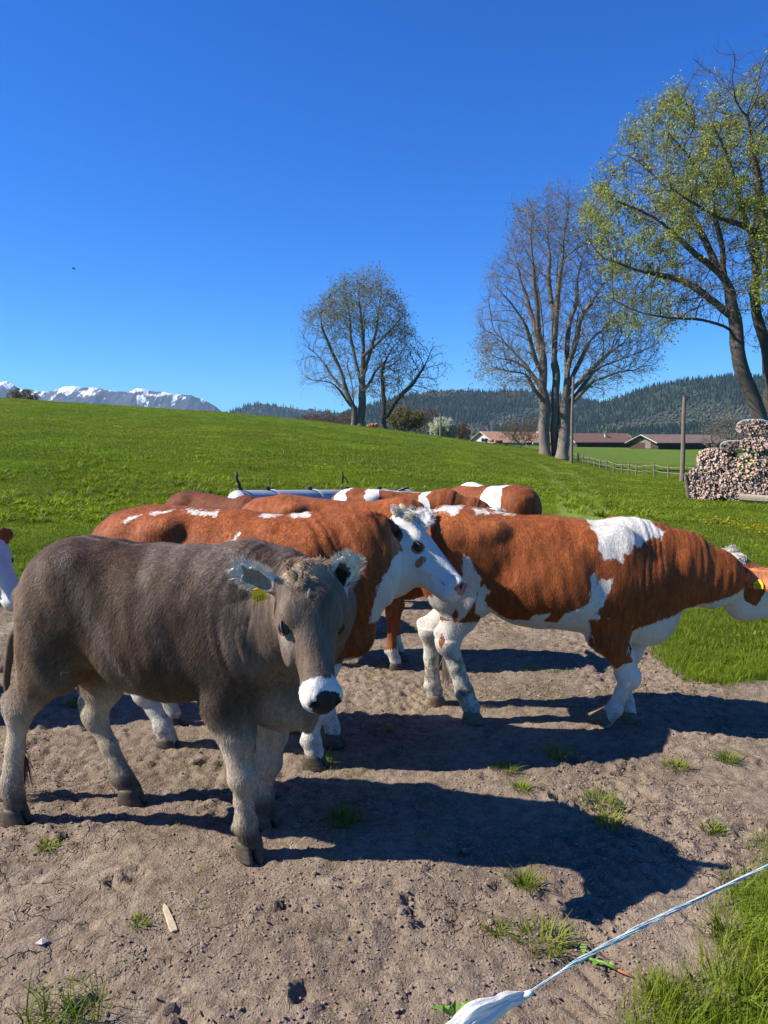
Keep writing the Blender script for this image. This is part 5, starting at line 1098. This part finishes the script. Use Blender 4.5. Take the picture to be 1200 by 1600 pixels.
# ================================================================ FARM
ROOF1=simple('orange_tiles',(.34,.19,.12),.85,1.5,.22,.3,.05,stretch=(1,1,1)); ROOF2=simple('dark_red_tiles',(.13,.072,.052),.85,1.5,.25,.3,.05); ROOF3=simple('brown_roof',(.17,.11,.085),.85,1.5,.25,.3,.05)
WHT=simple('render_white',(.42,.40,.36),.9,2,.1,.1,.01); WOODD=simple('dark_boards',(.055,.035,.024),.9,3,.4,.4,.02,stretch=(6,6,.3)); WOODP=simple('grey_wood',(.17,.135,.10),.9,12,.35,.5,.01,stretch=(3,3,.4)); GLS=gloss('window_glass',(.02,.025,.03),.1)
def barn(name,label,c,L,W,he,hr,yaw,roofm,wallm,gablem,over=.8,chim=(),windows=0,doors=0,group=None,cat='farmhouse'):
    root=empty(name,c,yaw); x,y=L/2,W/2; mb=MB(); mb.box((0,0,he/2-1),(L,W,he+2)); mb.build('wall',wallm,root)
    mb=MB()
    for sx in (-1,1):
        mb=MB(); mb.add([[sx*x,-y,he],[sx*x,y,he],[sx*x,0,hr-.15],[sx*(x-.3),-y,he],[sx*(x-.3),y,he],[sx*(x-.3),0,hr-.15]],[[0,1,4,3],[1,2,5,4],[2,0,3,5]],[[0,2,1],[3,4,5]]); mb.build('gable',gablem,root)
    sl=(hr-he)/y; rf=MB(); oy=y+over; ox=x+over*1.3; ze=he-sl*over; th=.28
    rf.add([[-ox,-oy,ze],[ox,-oy,ze],[ox,0,hr],[-ox,0,hr],[-ox,oy,ze],[ox,oy,ze]]+[[-ox,-oy,ze+th],[ox,-oy,ze+th],[ox,0,hr+th],[-ox,0,hr+th],[-ox,oy,ze+th],[ox,oy,ze+th]],[[0,1,2,3],[3,2,5,4],[6,9,8,7],[9,10,11,8],[0,6,7,1],[4,5,11,10],[1,7,8,2],[2,8,11,5],[0,3,9,6],[3,4,10,9]])
    r_=rf.build('roof',roofm,root); vb=MB()
    for sx in (-1,1):
        for sy in (-1,1): vb=MB(); vb.tube([(sx*(ox+.06),sy*oy,ze+.1),(sx*(ox+.06),0,hr+.12)],.16,4); vb.build('verge_board',WHT,r_)
    for cx,cy in chim:
        z=hr-abs(cy)*sl; mb=MB(); mb.box((cx,cy,z+.3),(.9,.9,1.9)); mb.box((cx,cy,z+1.3),(1.1,1.1,.16)); mb.build('chimney',WHT,r_)
    for i in range(windows):
        wx=-x+L*(i+.7)/(windows+.4); f=MB(); f.box((wx,-y-.04,he*.55),(1.3,.1,1.3)); fr=f.build('window',WHT,root); f=MB(); f.box((wx,-y-.10,he*.55),(1.05,.06,1.05)); f.build('pane',GLS,fr)
    for i in range(doors):
        f=MB(); f.box((-x-.05,-y*.3+i*y*.7,1.2),(.12,2.6,2.6)); f.build('door',WOODP,root)
    tag(root,label,cat,group); return root
def farm_at(px,pyb,y): c=DP(px,pyb,y); return (c[0],y,c[2])
barn('farmhouse','low farmhouse with a bright orange tiled roof and white gable, left of the pale stems',farm_at(822,699,290),38,17,1.9,5.6,R(24),ROOF1,WHT,WHT,chim=((-6,2.5),(4,-2)),windows=5,doors=1,group='farm buildings')
barn('barn','long dark barn, dark red roof, small white chimney, right of the pale stems',farm_at(932,699,285),21,15,1.9,4.9,R(8),ROOF2,WOODD,WOODD,chim=((2,-3.5),),group='farm buildings',cat='barn')
barn('shed','low brown roofed wooden shed whose gable faces left, beyond the pole and woodpile',farm_at(1060,700,240),26,13,1.7,3.9,R(20),ROOF3,WOODD,WOODP,over=1.0,doors=1,group='farm buildings',cat='shed')
# ================================================================ POLES, FENCE
def on_line(px,A_,B_):
    d=ray(px,700)[0]/ray(px,700)[1]; t=(A_[0]-d*A_[1])/((A_[0]-d*A_[1])-(B_[0]-d*B_[1])); return A_+(B_-A_)*t
def pole(px,top,y,r,label,cap=True,ins=0):
    b=onground(px,y,.3); h=DP(px,top,y)[2]-b[2]; root=empty('wooden_pole',tuple(b)); mb=MB(); z=np.linspace(0,h,10); mb.tube(np.stack([.02*np.sin(z),0*z,z],-1),np.linspace(r*1.2,r*.85,10),12,jit=.05); mb.build('post',WOODP,root)
    if ins:
        mb=MB(); mb.tube([(0,0,h-.25),(.16,-.02,h-.25),(.2,-.02,h-.1)],.025,6); mb.tube([(.2,-.02,h-.12),(.2,-.02,h-.02)],[.05,.04],8); mb.build('insulator',GLS,root)
    mb=MB(); mb.tube([(0,0,h-.02),(0,0,h+.03)],[r*1.05,r*.7],12); mb.build('cap',WOODD,root)
    tag(root,label,'pole','wooden poles'); return root
pole(1067,619,48,.125,'tall weathered wooden pole standing left of the woodpile',ins=1)
pole(893,588,70,.13,'thin wooden pole in front of the three pale tree stems',ins=1)
pole(688,645,105,.13,'short far pole on the crest in front of the white blossoming tree')
fa=np.array([*onground(1067,49,0)[:2]]);fb=np.array([*onground(893,84,0)[:2]])
froot=empty('pasture_fence',(fa[0],fa[1],gz(*fa))); fo_=np.array([fa[0],fa[1],gz(*fa)])
TAPE=gloss('fence_tape_white',(.5,.5,.46),.6); PX=[893,904,912,920,929,938,949,960,973,983,995,1006,1024,1046,1068]; tops=[]
for i,px in enumerate(PX):
    q=on_line(px,fa,fb); z=gz(*q); h=.98+.18*math.sin(i*2.3)*.5; rr=.075 if px!=1006 else .03; ln=(math.sin(i*5.1)*.05,math.cos(i*3.3)*.04)
    mb=MB(); b_=np.array([q[0],q[1],z-.1])-fo_; mb.tube([b_,b_+np.array([ln[0],ln[1],h+.1])],[rr,rr*.9],8,jit=.2); mb.tube([b_+np.array([ln[0],ln[1],h+.1]),b_+np.array([ln[0],ln[1],h+.13])],[rr*.9,rr*.5],8); mb.build('fence_post',WOODP,froot); tops.append((b_,h,ln))
q=onground(1110,44,0)-fo_; tops.append((q,.9,(0,0)))
for f_ in (.86,.48):
    mb=MB(); pts=[b_+np.array([ln[0]*f_,-.09,.1+h*f_]) for b_,h,ln in tops]; pp=[]
    for a,b in zip(pts[:-1],pts[1:]): pp+= [a,a*.5+b*.5-np.array([0,0,.05])]
    pp.append(pts[-1]); mb.tube(pp,.008,5); mb.build('fence_tape',TAPE,froot)
tag(froot,'low pasture fence of grey posts with white tape running down to the woodpile','fence')
# ================================================================ WOODPILE
WEND,t,b=mat_new('split_wood'); g=N(t); c=g.attr('Col','Color'); f=g.noise(g.pos(),14,4,.7); g.l(g.mix(1.,c,g.ramp(f,[(.3,.7),(.7,1.15)]),'MULTIPLY'),b.inputs['Base Color']); b.inputs['Roughness'].default_value=.9
STRAP=gloss('strap_blue',(.25,.5,.6),.5)
def bundle(c,rx,rz,L,yaw,label,n,tone=1.,strap=True,seed=1,flat=0,tint=(.46,.30,.22)):
    rg=np.random.default_rng(seed); root=empty('firewood_bundle',tuple(c),yaw); mb=MB(); pts=[]
    tries=0
    while len(pts)<n and tries<n*30:
        tries+=1; a=rg.uniform(-1,1);b=rg.uniform(-1,1)
        if abs(a)**2.6+abs(b)**2.6>1: continue
        x,z=a*rx,b*rz
        if any((x-p[0])**2+(z-p[1])**2<.0015 for p in pts[-500:]): continue
        pts.append((x,z))
    for x,z in pts:
        r=rg.uniform(.026,.048); k=rg.integers(3,6); a=np.sort(rg.random(k)*.8+np.arange(k))*6.283/k; o=rg.normal(0,.05); th=rg.normal(0,.02); col=np.array(tint)*tone*rg.uniform(.45,1.5)*np.array([1,rg.uniform(.85,1.1),rg.uniform(.8,1.15)]); side=np.array([.32,.22,.14])*rg.uniform(.6,1.3)
        pf=np.stack([x+r*np.cos(a),np.full(k,-L/2+o),z+r*np.sin(a)],-1); pb=pf+np.array([th,L,rg.normal(0,.02)])
        mb.add(np.vstack([pf,pb]),[[j,k+j,k+(j+1)%k,(j+1)%k] for j in range(k)],None,side)
        V=np.vstack([pf-np.array([0,.002,0]),[[x,-L/2+o-.004,z]]]); mb.add(V,None,[[j,(j+1)%k,k] for j in range(k)],col); V=np.vstack([pb+np.array([0,.002,0]),[[x+th,L/2+o+.004,z]]]); mb.add(V,None,[[(j+1)%k,j,k] for j in range(k)],col)
    mb.build('split_logs',WEND,root,col=True)
    if strap:
        for yy in ((-.26*L,) if strap==1 else (-.26*L,.2*L)):
            s=MB(); th=np.linspace(0,6.2832,33); ex=2/2.6
            s.tube(np.stack([np.sign(np.cos(th))*np.abs(np.cos(th))**ex*(rx+.02),np.full(33,yy),np.sign(np.sin(th))*np.abs(np.sin(th))**ex*(rz+.02)],-1),.014,4); s.build('strap',STRAP,root)
    tag(root,label,'firewood','strapped bundles of the woodpile'); return root
DW=27.; zb=gz(12,DW); wc=lambda px,py,dy=0: DP(px,py,DW+dy-(px-1108)/44.5*.62)
WB=[((1108,754),.62,.52,1.0,0,'bottom left bundle of the woodpile with grey pink log ends, touching the leaning stake',330,1,.95),
((1158,757),.52,.50,1.0,0,'second bundle along the bottom of the woodpile, above the long beam',300,0,1.),
((1203,755),.52,.50,1.0,0,'bottom bundle of the woodpile cut by the right picture edge',300,0,.9),
((1252,755),.55,.50,1.0,0,'bottom bundle wholly right of the picture edge',200,0,.9),
((1120,718),.48,.34,1.0,-.1,'second row left bundle with a blue strap, ends weathered tan',250,1,1.1),
((1150,727),.28,.26,1.02,.05,'small slumped bundle of dark grey ends between the bottom and second rows',120,0,.7),
((1172,728),.33,.38,1.05,.12,'fresh yellowish cut bundle in the middle of the woodpile',190,1,1.35),
((1208,718),.42,.42,1.0,0,'second row bundle at the right picture edge, dark ends',200,0,.75),
((1148,698),.40,.17,1.0,.2,'flat dark bundle lying just under the top bundle',110,2,.6),
((1190,694),.45,.20,1.1,-.2,'flat bundle of long sticks at the right edge below the top bundle',120,1,.75),
((1178,668),.46,.22,1.2,.12,'topmost bundle of the woodpile with a blue strap, under the leaning maple',150,2,.9)]
for i,((px,py),rx,rz,L,yw,lab,n,sp_,tone) in enumerate(WB):
    if i==3: continue
    c=wc(px,py,(i%3)*.05); n=int(n*1.45); rx*=1.08; rz*=1.10; bundle(c,rx,rz,L,yw-.62,lab,n,tone,sp_,seed=40+i,tint=(.60,.44,.25) if i==6 else (.53,.385,.29))
mb=MB(); c=wc(1156,777,-1.2); mb.tube([c,c+np.array([2.6,-1.9,-.10])],[.13,.12],12,jit=.15); tag(mb.build('timber_beam',simple('weathered_beam',(.3,.25,.18),.9,8,.3,.4,.01,stretch=(.4,3,3))),'long pale timber beam lying on the grass before the woodpile','beam')
mb=MB(); c=wc(1077,776,-.5); mb.tube([c-np.array([0,0,.1]),c+np.array([-.17,0,.78])],[.075,.065],8,jit=.2); tag(mb.build('leaning_stake',WOODP),'short grey stake leaning left against the end of the woodpile','stake')
# ================================================================ PIPE / TANK BEHIND THE CATTLE
STEEL,t,b=mat_new('galvanised_steel'); g=N(t); f=g.noise(g.pos(),6,6,.65); g.l(g.ramp(f,[(.3,(.26,.27,.28)),(.7,(.45,.46,.47))]),b.inputs['Base Color']); b.inputs['Metallic'].default_value=.1; g.l(g.mapr(f,.3,.7,.5,.3),b.inputs['Roughness'])
BLK=gloss('black_rubber',(.015,.015,.016),.6)
a=DP(372,789,8.9);b_=DP(618,782,11.6); ax=unit(b_-a); Lt=np.linalg.norm(b_-a); troot=empty('water_tank',tuple(a),math.atan2(ax[1],ax[0])); dz=(b_[2]-a[2])/Lt
mb=MB(); mb.tube([(0,0,0),(.02,0,0),(Lt*.5,0,dz*Lt*.5),(Lt,0,dz*Lt)],.17,32); mb.build('barrel',STEEL,troot,True)
mb=MB(); mb.tube([(-.10,0,0),(-.07,0,0),(-.03,0,0),(.01,0,0)],[.05,.12,.165,.178],32); e=mb.build('end_cap',simple('pale_cap',(.4,.41,.42),.4,8,.1,.1),troot,True); mb=MB(); mb.tube([(-.115,-.03,.05),(-.09,-.03,.05)],.03,12); mb.build('outlet_hole',BLK,e)
for s in (.18,.42,.66,.9):
    mb=MB(); th=np.linspace(0,6.283,33); mb.tube(np.stack([np.full(33,Lt*s),.175*np.cos(th),dz*Lt*s+.175*np.sin(th)],-1),.007,5); mb.build('hoop',STEEL,troot); mb=MB(); mb.tube([(Lt*s-.1,0,.16+dz*Lt*s),(Lt*s-.1,0,.215+dz*Lt*s)],[.04,.035],10); mb.build('valve',BLK,troot)
mb=MB(); mb.tube([(.03,0,.15),(.025,.0,.24),(-.01,0,.30),(-.02,0,.38)],[.028,.02,.016,.018],8); mb.tube([(.0,0,.17),(.06,0,.17)],.025,8); mb.build('upright_tap',BLK,troot,True)
mb=MB(); s=Lt*.60; mb.tube([(s,0,.16),(s+.02,0,.26),(s-.01,0,.33)],.012,6); mb.tube([(s,0,.26),(s+.10,0,.22),(s+.12,0,.16)],.009,6); mb.build('lever',BLK,troot,True)
for s in (.25,.75):
    for sd_ in (-1,1):
        mb=MB(); zt_=dz*Lt*s; mb.tube([(Lt*s,.10*sd_,zt_-.12),(Lt*s,.32*sd_,-a[2])],.025,6); mb.build('leg',STEEL,troot)
tag(troot,'galvanised grey tube shaped water tank with black taps lying behind the cattle','water tank')
c=DP(630,776,11.2); hroot=empty('feeder_head',tuple(c)); mb=MB()
mb.tube([(-.17,0,-.08),(-.10,0,.02),(.0,0,.06),(.12,0,.04),(.19,0,-.05)],[.03,.06,.07,.055,.02],12); mb.build('grey_cover',simple('grey_cover',(.4,.42,.45),.5,9,.2,.3),hroot,True)
mb=MB(); mb.tube([(-.2,-.06,-.06),(-.12,-.07,.06),(-.02,-.07,.11),(.08,-.05,.13)],.014,8); mb.tube([(-.05,-.08,.02),(.05,-.08,.05),(.15,-.06,.02)],.02,8); mb.build('black_tube',BLK,hroot,True)
mb=MB(); mb.tube([(0,0,0),(0,0,-c[2])],.03,8); mb.build('stand',STEEL,hroot)
tag(hroot,'small grey and black hooded fitting poking up behind the banded cow','fitting')
# ================================================================ FAR CATTLE
def copy_tree(o,parent=None):
    c=o.copy(); sc.collection.objects.link(c); c.parent=parent
    for k,v in list(c.items()):
        pass
    for ch_ in o.children: 
        if ch_.name.startswith(('coat_hair','forelock','eyelid')): continue
        copy_tree(ch_,c)
    return c
proto=[o for o in sc.objects if o.parent is None and o.get('category')=='cow']
pm={o['label'][:12]:o for o in proto}
src=[proto[5],proto[4],proto[2]]
FARC=[(757,150,0,30,'far cow with a pale rump in front of the farmhouse gable, leftmost by the gable'),(768,165,2,100,'far cow just right of the pale rumped one, before the gable'),(780,160,1,200,'far cow grazing before the farmhouse wall, third by the gable'),(826,175,1,10,'far dark cow under the orange roof left of the pale stems'),(694,135,0,60,'far brown cow beside the white blossoming tree'),(621,115,2,80,'far white and brown cow below the rounded olive bush'),(583,118,1,170,'far dark cow lying between the two crest trees')]
for px,y,i,yw,lab in FARC:
    q=onground(px,y,0); c=copy_tree(src[i]); c.location=(q[0],q[1],q[2]); c.rotation_euler=(0,0,R(yw)); c['label']=lab; c['group']='far cattle on the ridge'
# ================================================================ ROPE IN THE FOREGROUND
ROPEM=simple('pale_blue_twine',(.36,.50,.52),.7,120,.3,.4,.001); ROPEW=simple('white_twine',(.55,.58,.57),.7,120,.2,.4,.001)
p0=DP(823,1553,1.22); p1=DP(905,1500,1.25);p2=DP(1010,1444,1.29);p3=DP(1100,1400,1.33);p4=DP(1205,1350,1.37);p5=DP(1700,1120,1.58)
RP=np.array([p0,p1,p2,p3,p4,p5]); tt=np.linspace(0,5,220); C_=np.stack([np.interp(tt,range(6),RP[:,k]) for k in range(3)],-1)
for _ in range(14): C_[1:-1]=.25*C_[:-2]+.5*C_[1:-1]+.25*C_[2:]
wd=np.interp(tt,[0,.5,1.1,1.7,2.3,3,4,5],[.0012,.0018,.0036,.0044,.0038,.0024,.0019,.0019]); T_=np.gradient(C_,axis=0);T_/=np.linalg.norm(T_,axis=1)[:,None]; U_=np.cross(T_,[0,1,0]);U_/=np.linalg.norm(U_,axis=1)[:,None]; W_=np.cross(T_,U_)
ro=empty('fence_rope',tuple(p0))
for mat_,ks in ((ROPEM,range(0,14,2)),(ROPEW,range(1,14,2))):
    mb=MB()
    for k in ks:
        rg=np.random.default_rng(k); ph=k*6.283/14; tw=rg.uniform(1.6,3.2); s=np.linspace(0,1,220); a=ph+s*tw*6.283+rg.normal(0,.5)+.8*np.sin(s*20+k); rr=wd*(rg.uniform(.55,1.15)+.25*np.sin(s*37+k*2)); mb.tube(C_-p0+U_*(np.cos(a)*rr)[:,None]+W_*(np.sin(a)*rr*.6)[:,None],.00055+.0004*rg.random(),5)
    mb.build('strand',mat_,ro,True)
tag(ro,'pale blue and white twisted fence rope crossing the lower right corner','rope')
PLA,t,b=mat_new('white_plastic'); g=N(t); b.inputs['Base Color'].default_value=(.72,.72,.70,1); b.inputs['Roughness'].default_value=.4; f=g.noise(g.pos(),45,4,.6,dist=1); g.l(g.bump(f,.6,.006),b.inputs['Normal']); tr=g.n('BsdfTranslucent'); tr.inputs[0].default_value=(.75,.75,.72,1); ms=g.n('MixShader'); ms.inputs[0].default_value=.3; g.l(b.outputs[0],ms.inputs[1]); g.l(tr.outputs[0],ms.inputs[2]); g.l(ms.outputs[0],t.nodes['Material Output'].inputs[0])
e0=DP(826,1553,1.22)+np.array([0,-.001,0]); e1=DP(790,1566,1.20); e2=DP(745,1592,1.17); e3=DP(690,1650,1.13); e4=DP(640,1740,1.09)
Bp=np.array([e0,e1,e2,e3,e4]); s=np.linspace(0,4,60); C2=np.stack([np.interp(s,range(5),Bp[:,k]) for k in range(3)],-1)
for _ in range(6): C2[1:-1]=.25*C2[:-2]+.5*C2[1:-1]+.25*C2[2:]
T2=np.gradient(C2,axis=0);T2/=np.linalg.norm(T2,axis=1)[:,None];U2=np.cross(T2,[0,1,0]);U2/=np.linalg.norm(U2,axis=1)[:,None];W2=np.cross(T2,U2); n_=64; th=np.arange(n_)*6.283/n_
rad=np.interp(s,[0,.12,.3,1,2,3,4],[.002,.004,.009,.013,.021,.026,.030]); V=[]
for i in range(60):
    cr_=1+.22*np.sin(th*5+i*.06)+.14*np.sin(th*11+i*.12+1)+.10*np.sin(th*17-i*.2)+.25*(vn(np.stack([th*1.2,np.full(n_,i*.15)],-1),5)-.5)
    V.append(C2[i]-e0+rad[i]*cr_[:,None]*(np.cos(th)[:,None]*U2[i]+.6*np.sin(th)[:,None]*W2[i]))
V=np.array(V).reshape(-1,3); Q_=[[i*n_+j,i*n_+(j+1)%n_,(i+1)*n_+(j+1)%n_,(i+1)*n_+j] for i in range(59) for j in range(n_)]
pr=npmesh('plastic_wrap',V,Q_,PLA); pr.location=e0; tag(pr,'crumpled white plastic wrap tied to the lower end of the rope','plastic wrap')
mb=MB(); mb.tube([DP(832,1549,1.215)-p0,DP(824,1554,1.213)-p0,DP(815,1556,1.21)-p0],[.0045,.006,.004],10,jit=.3); mb.build('knot',ROPEW,ro,True)
# ================================================================ SMALL LITTER ON THE EARTH
def gpt(px,py): c=GP(px,py); return np.array([c[0],c[1],float(H0(c[0],c[1]))+float(relief_at(np.array([c[0]]),np.array([c[1]]))[0])])
a=gpt(256,1416);b_=gpt(273,1456); mb=MB(); d=unit(b_-a); sdv=unit(np.cross(d,(0,0,1))); L_=np.linalg.norm(b_-a); VV=[]
for k,(t_,w0,h0) in enumerate([(0,.003,.004),(.15,.010,.008),(.5,.012,.010),(.85,.014,.009),(1,.012,.007)]):
    for sx,sz in ((-1,0),(1,0),(.8,1),(-.7,1)): VV.append(d*L_*t_+sdv*w0*sx+np.array([0,0,.006+h0*sz]))
mb.add(VV,[[k*4+j,k*4+(j+1)%4,(k+1)*4+(j+1)%4,(k+1)*4+j] for k in range(4) for j in range(4)]+[[0,3,2,1],[16,17,18,19]]); o=mb.build('wood_splinter',STRAWM); o.location=a; tag(o,'pale broken wood splinter lying on the cracked earth','wood splinter')
GRN=simple('stalk_green',(.12,.22,.03),.5,20,.3,.2,.002); REDS=simple('stalk_red',(.35,.10,.04),.6,20,.3,.2,.002)
a=gpt(912,1490); b_=gpt(990,1522); so=empty('plant_stalk',tuple(a)); d=b_-a; mb=MB(); mb.tube([np.array([0,0,.012]),d*.4+np.array([0,0,.02]),d*.7+np.array([0,0,.014])],[.004,.005,.004],8); mb.build('stem',GRN,so,True); mb=MB(); mb.tube([d*.7+np.array([0,0,.014]),d+np.array([0,0,.008])],[.004,.0025],8); mb.build('stem_end',REDS,so,True)
for k,(t_,px,py) in enumerate([(0.,910,1470),(.05,935,1490),(.3,925,1512),(.5,965,1505),(.1,900,1500)]):
    e=gpt(px,py)-a; b0=d*t_+np.array([0,0,.016]); q=e-b0; sd_=unit(np.cross(q,(0,0,1)))*.011; mb=MB(); mb.add([b0,b0+q*.4+sd_+np.array([0,0,.02]),b0+q+np.array([0,0,.012]),b0+q*.4-sd_+np.array([0,0,.014])],[[0,1,2,3]]); mb.build('leaf',GRN,so)
tag(so,'bent green plant stalk with a red end lying right under the rope','plant')
a=gpt(712,1590); so=empty('seedling',tuple(a))
for k in range(9):
    an=k*.75; r_=.05+.03*math.sin(k*2.1); mb=MB(); e=np.array([math.cos(an)*r_,math.sin(an)*r_*.8,.02+.015*(k%3)]); sd_=unit(np.cross(e,(0,0,1)))*.010; mb.add([(0,0,.004),e*.5+sd_+np.array([0,0,.02]),e,e*.5-sd_+np.array([0,0,.015])],[[0,1,2,3]]); mb.build('leaf',GRN,so)
tag(so,'small broad leaved seedling just left of the white plastic wrap','plant')
a=gpt(66,1470); mb=MB(); mb.add([(-.022,-.008,.006),(.0,.010,.016),(.020,.004,.008),(.004,-.012,.005),(.0,.0,.018)],None,[[0,3,4],[3,2,4],[2,1,4],[1,0,4]]); o=mb.build('dry_leaf',simple('dry_leaf',(.5,.46,.4),.7,30,.2,.2)); o.location=a; tag(o,'curled pale dry leaf at the left on the bare earth','leaf')
# ---- dandelions
def dand():
    mb=MB(); mb.tube([(0,0,0),(.004,0,.09)],.0025,5,col=(.12,.2,.03)); rg=np.random.default_rng(2)
    for k in range(26):
        an=rg.random()*6.28; e=rg.uniform(.15,1.2); d=np.array([math.cos(an)*math.sin(e),math.sin(an)*math.sin(e),math.cos(e)*.5]); b0=np.array([.004,0,.09]); sd_=unit(np.cross(d,(.1,.2,1)))*.004; mb.add([b0,b0+d*.012+sd_,b0+d*.024,b0+d*.012-sd_],[[0,1,2,3]],None,(.85,.62,.01))
    o=mb.build('dandelion',LEAFM,col=True); sc.collection.objects.unlink(o); return o
dc=proto_col('dandelions',[dand()]); P_=[]
for px,py,y,n_,sx,sy in ((1158,832,0,70,1.0,.5),(1120,822,0,18,.8,.4),(1180,842,0,14,.4,.3),(1047,768,0,55,1.3,.8),(1030,760,0,20,2,1.2),(1105,855,0,4,.3,.3)):
    c=GP(px,py); 
    for _ in range(3): c=GP(px,py,gz(c[0],c[1]))
    P_.append(np.stack([rng.normal(c[0],sx*.35,n_),rng.normal(c[1],sy*1.0,n_)],-1))
P_=np.vstack(P_); scatter('dandelions',np.concatenate([P_,(H0(P_[:,0],P_[:,1])+.02)[:,None]],-1),rots(len(P_),.15),rng.uniform(.9,1.7,len(P_)),dc,'yellow dandelions in patches in the pasture grass','flowers')
# ---- bird
c=DP(115,420,70); mb=MB(); mb.tube([(-.16,0,0),(-.08,0,.0),(.05,0,.01),(.14,0,.02),(.19,0,.015)],[.01,.04,.05,.03,.008],10); br=mb.build('bird',BLK,None,True); br.location=tuple(c); mb=MB()
for sg in (-1,1): mb.add([(.06,0,.02),(.02,sg*.2,.09),(-.05,sg*.36,.04),(-.07,sg*.2,.06),(-.06,0,.01)],None,[[0,1,4],[1,3,4],[1,2,3]])
mb.build('wing',BLK,br); tag(br,'tiny dark bird flying high in the blue sky','bird')
# ================================================================ AIR
mb=MB(); mb.box((0,4400,240),(12000,8900,700)); m=bpy.data.materials.new('air'); m.use_nodes=True; t=m.node_tree; t.nodes.clear(); ou=t.nodes.new('ShaderNodeOutputMaterial'); pv=t.nodes.new('ShaderNodeVolumePrincipled'); pv.inputs['Color'].default_value=(.45,.72,1,1); pv.inputs['Density'].default_value=4.8e-5; pv.inputs['Anisotropy'].default_value=.1; t.links.new(pv.outputs[0],ou.inputs['Volume']); hz=mb.build('haze',m); tag(hz,'thin blue air haze between the camera and the far mountains','haze',kind='stuff')
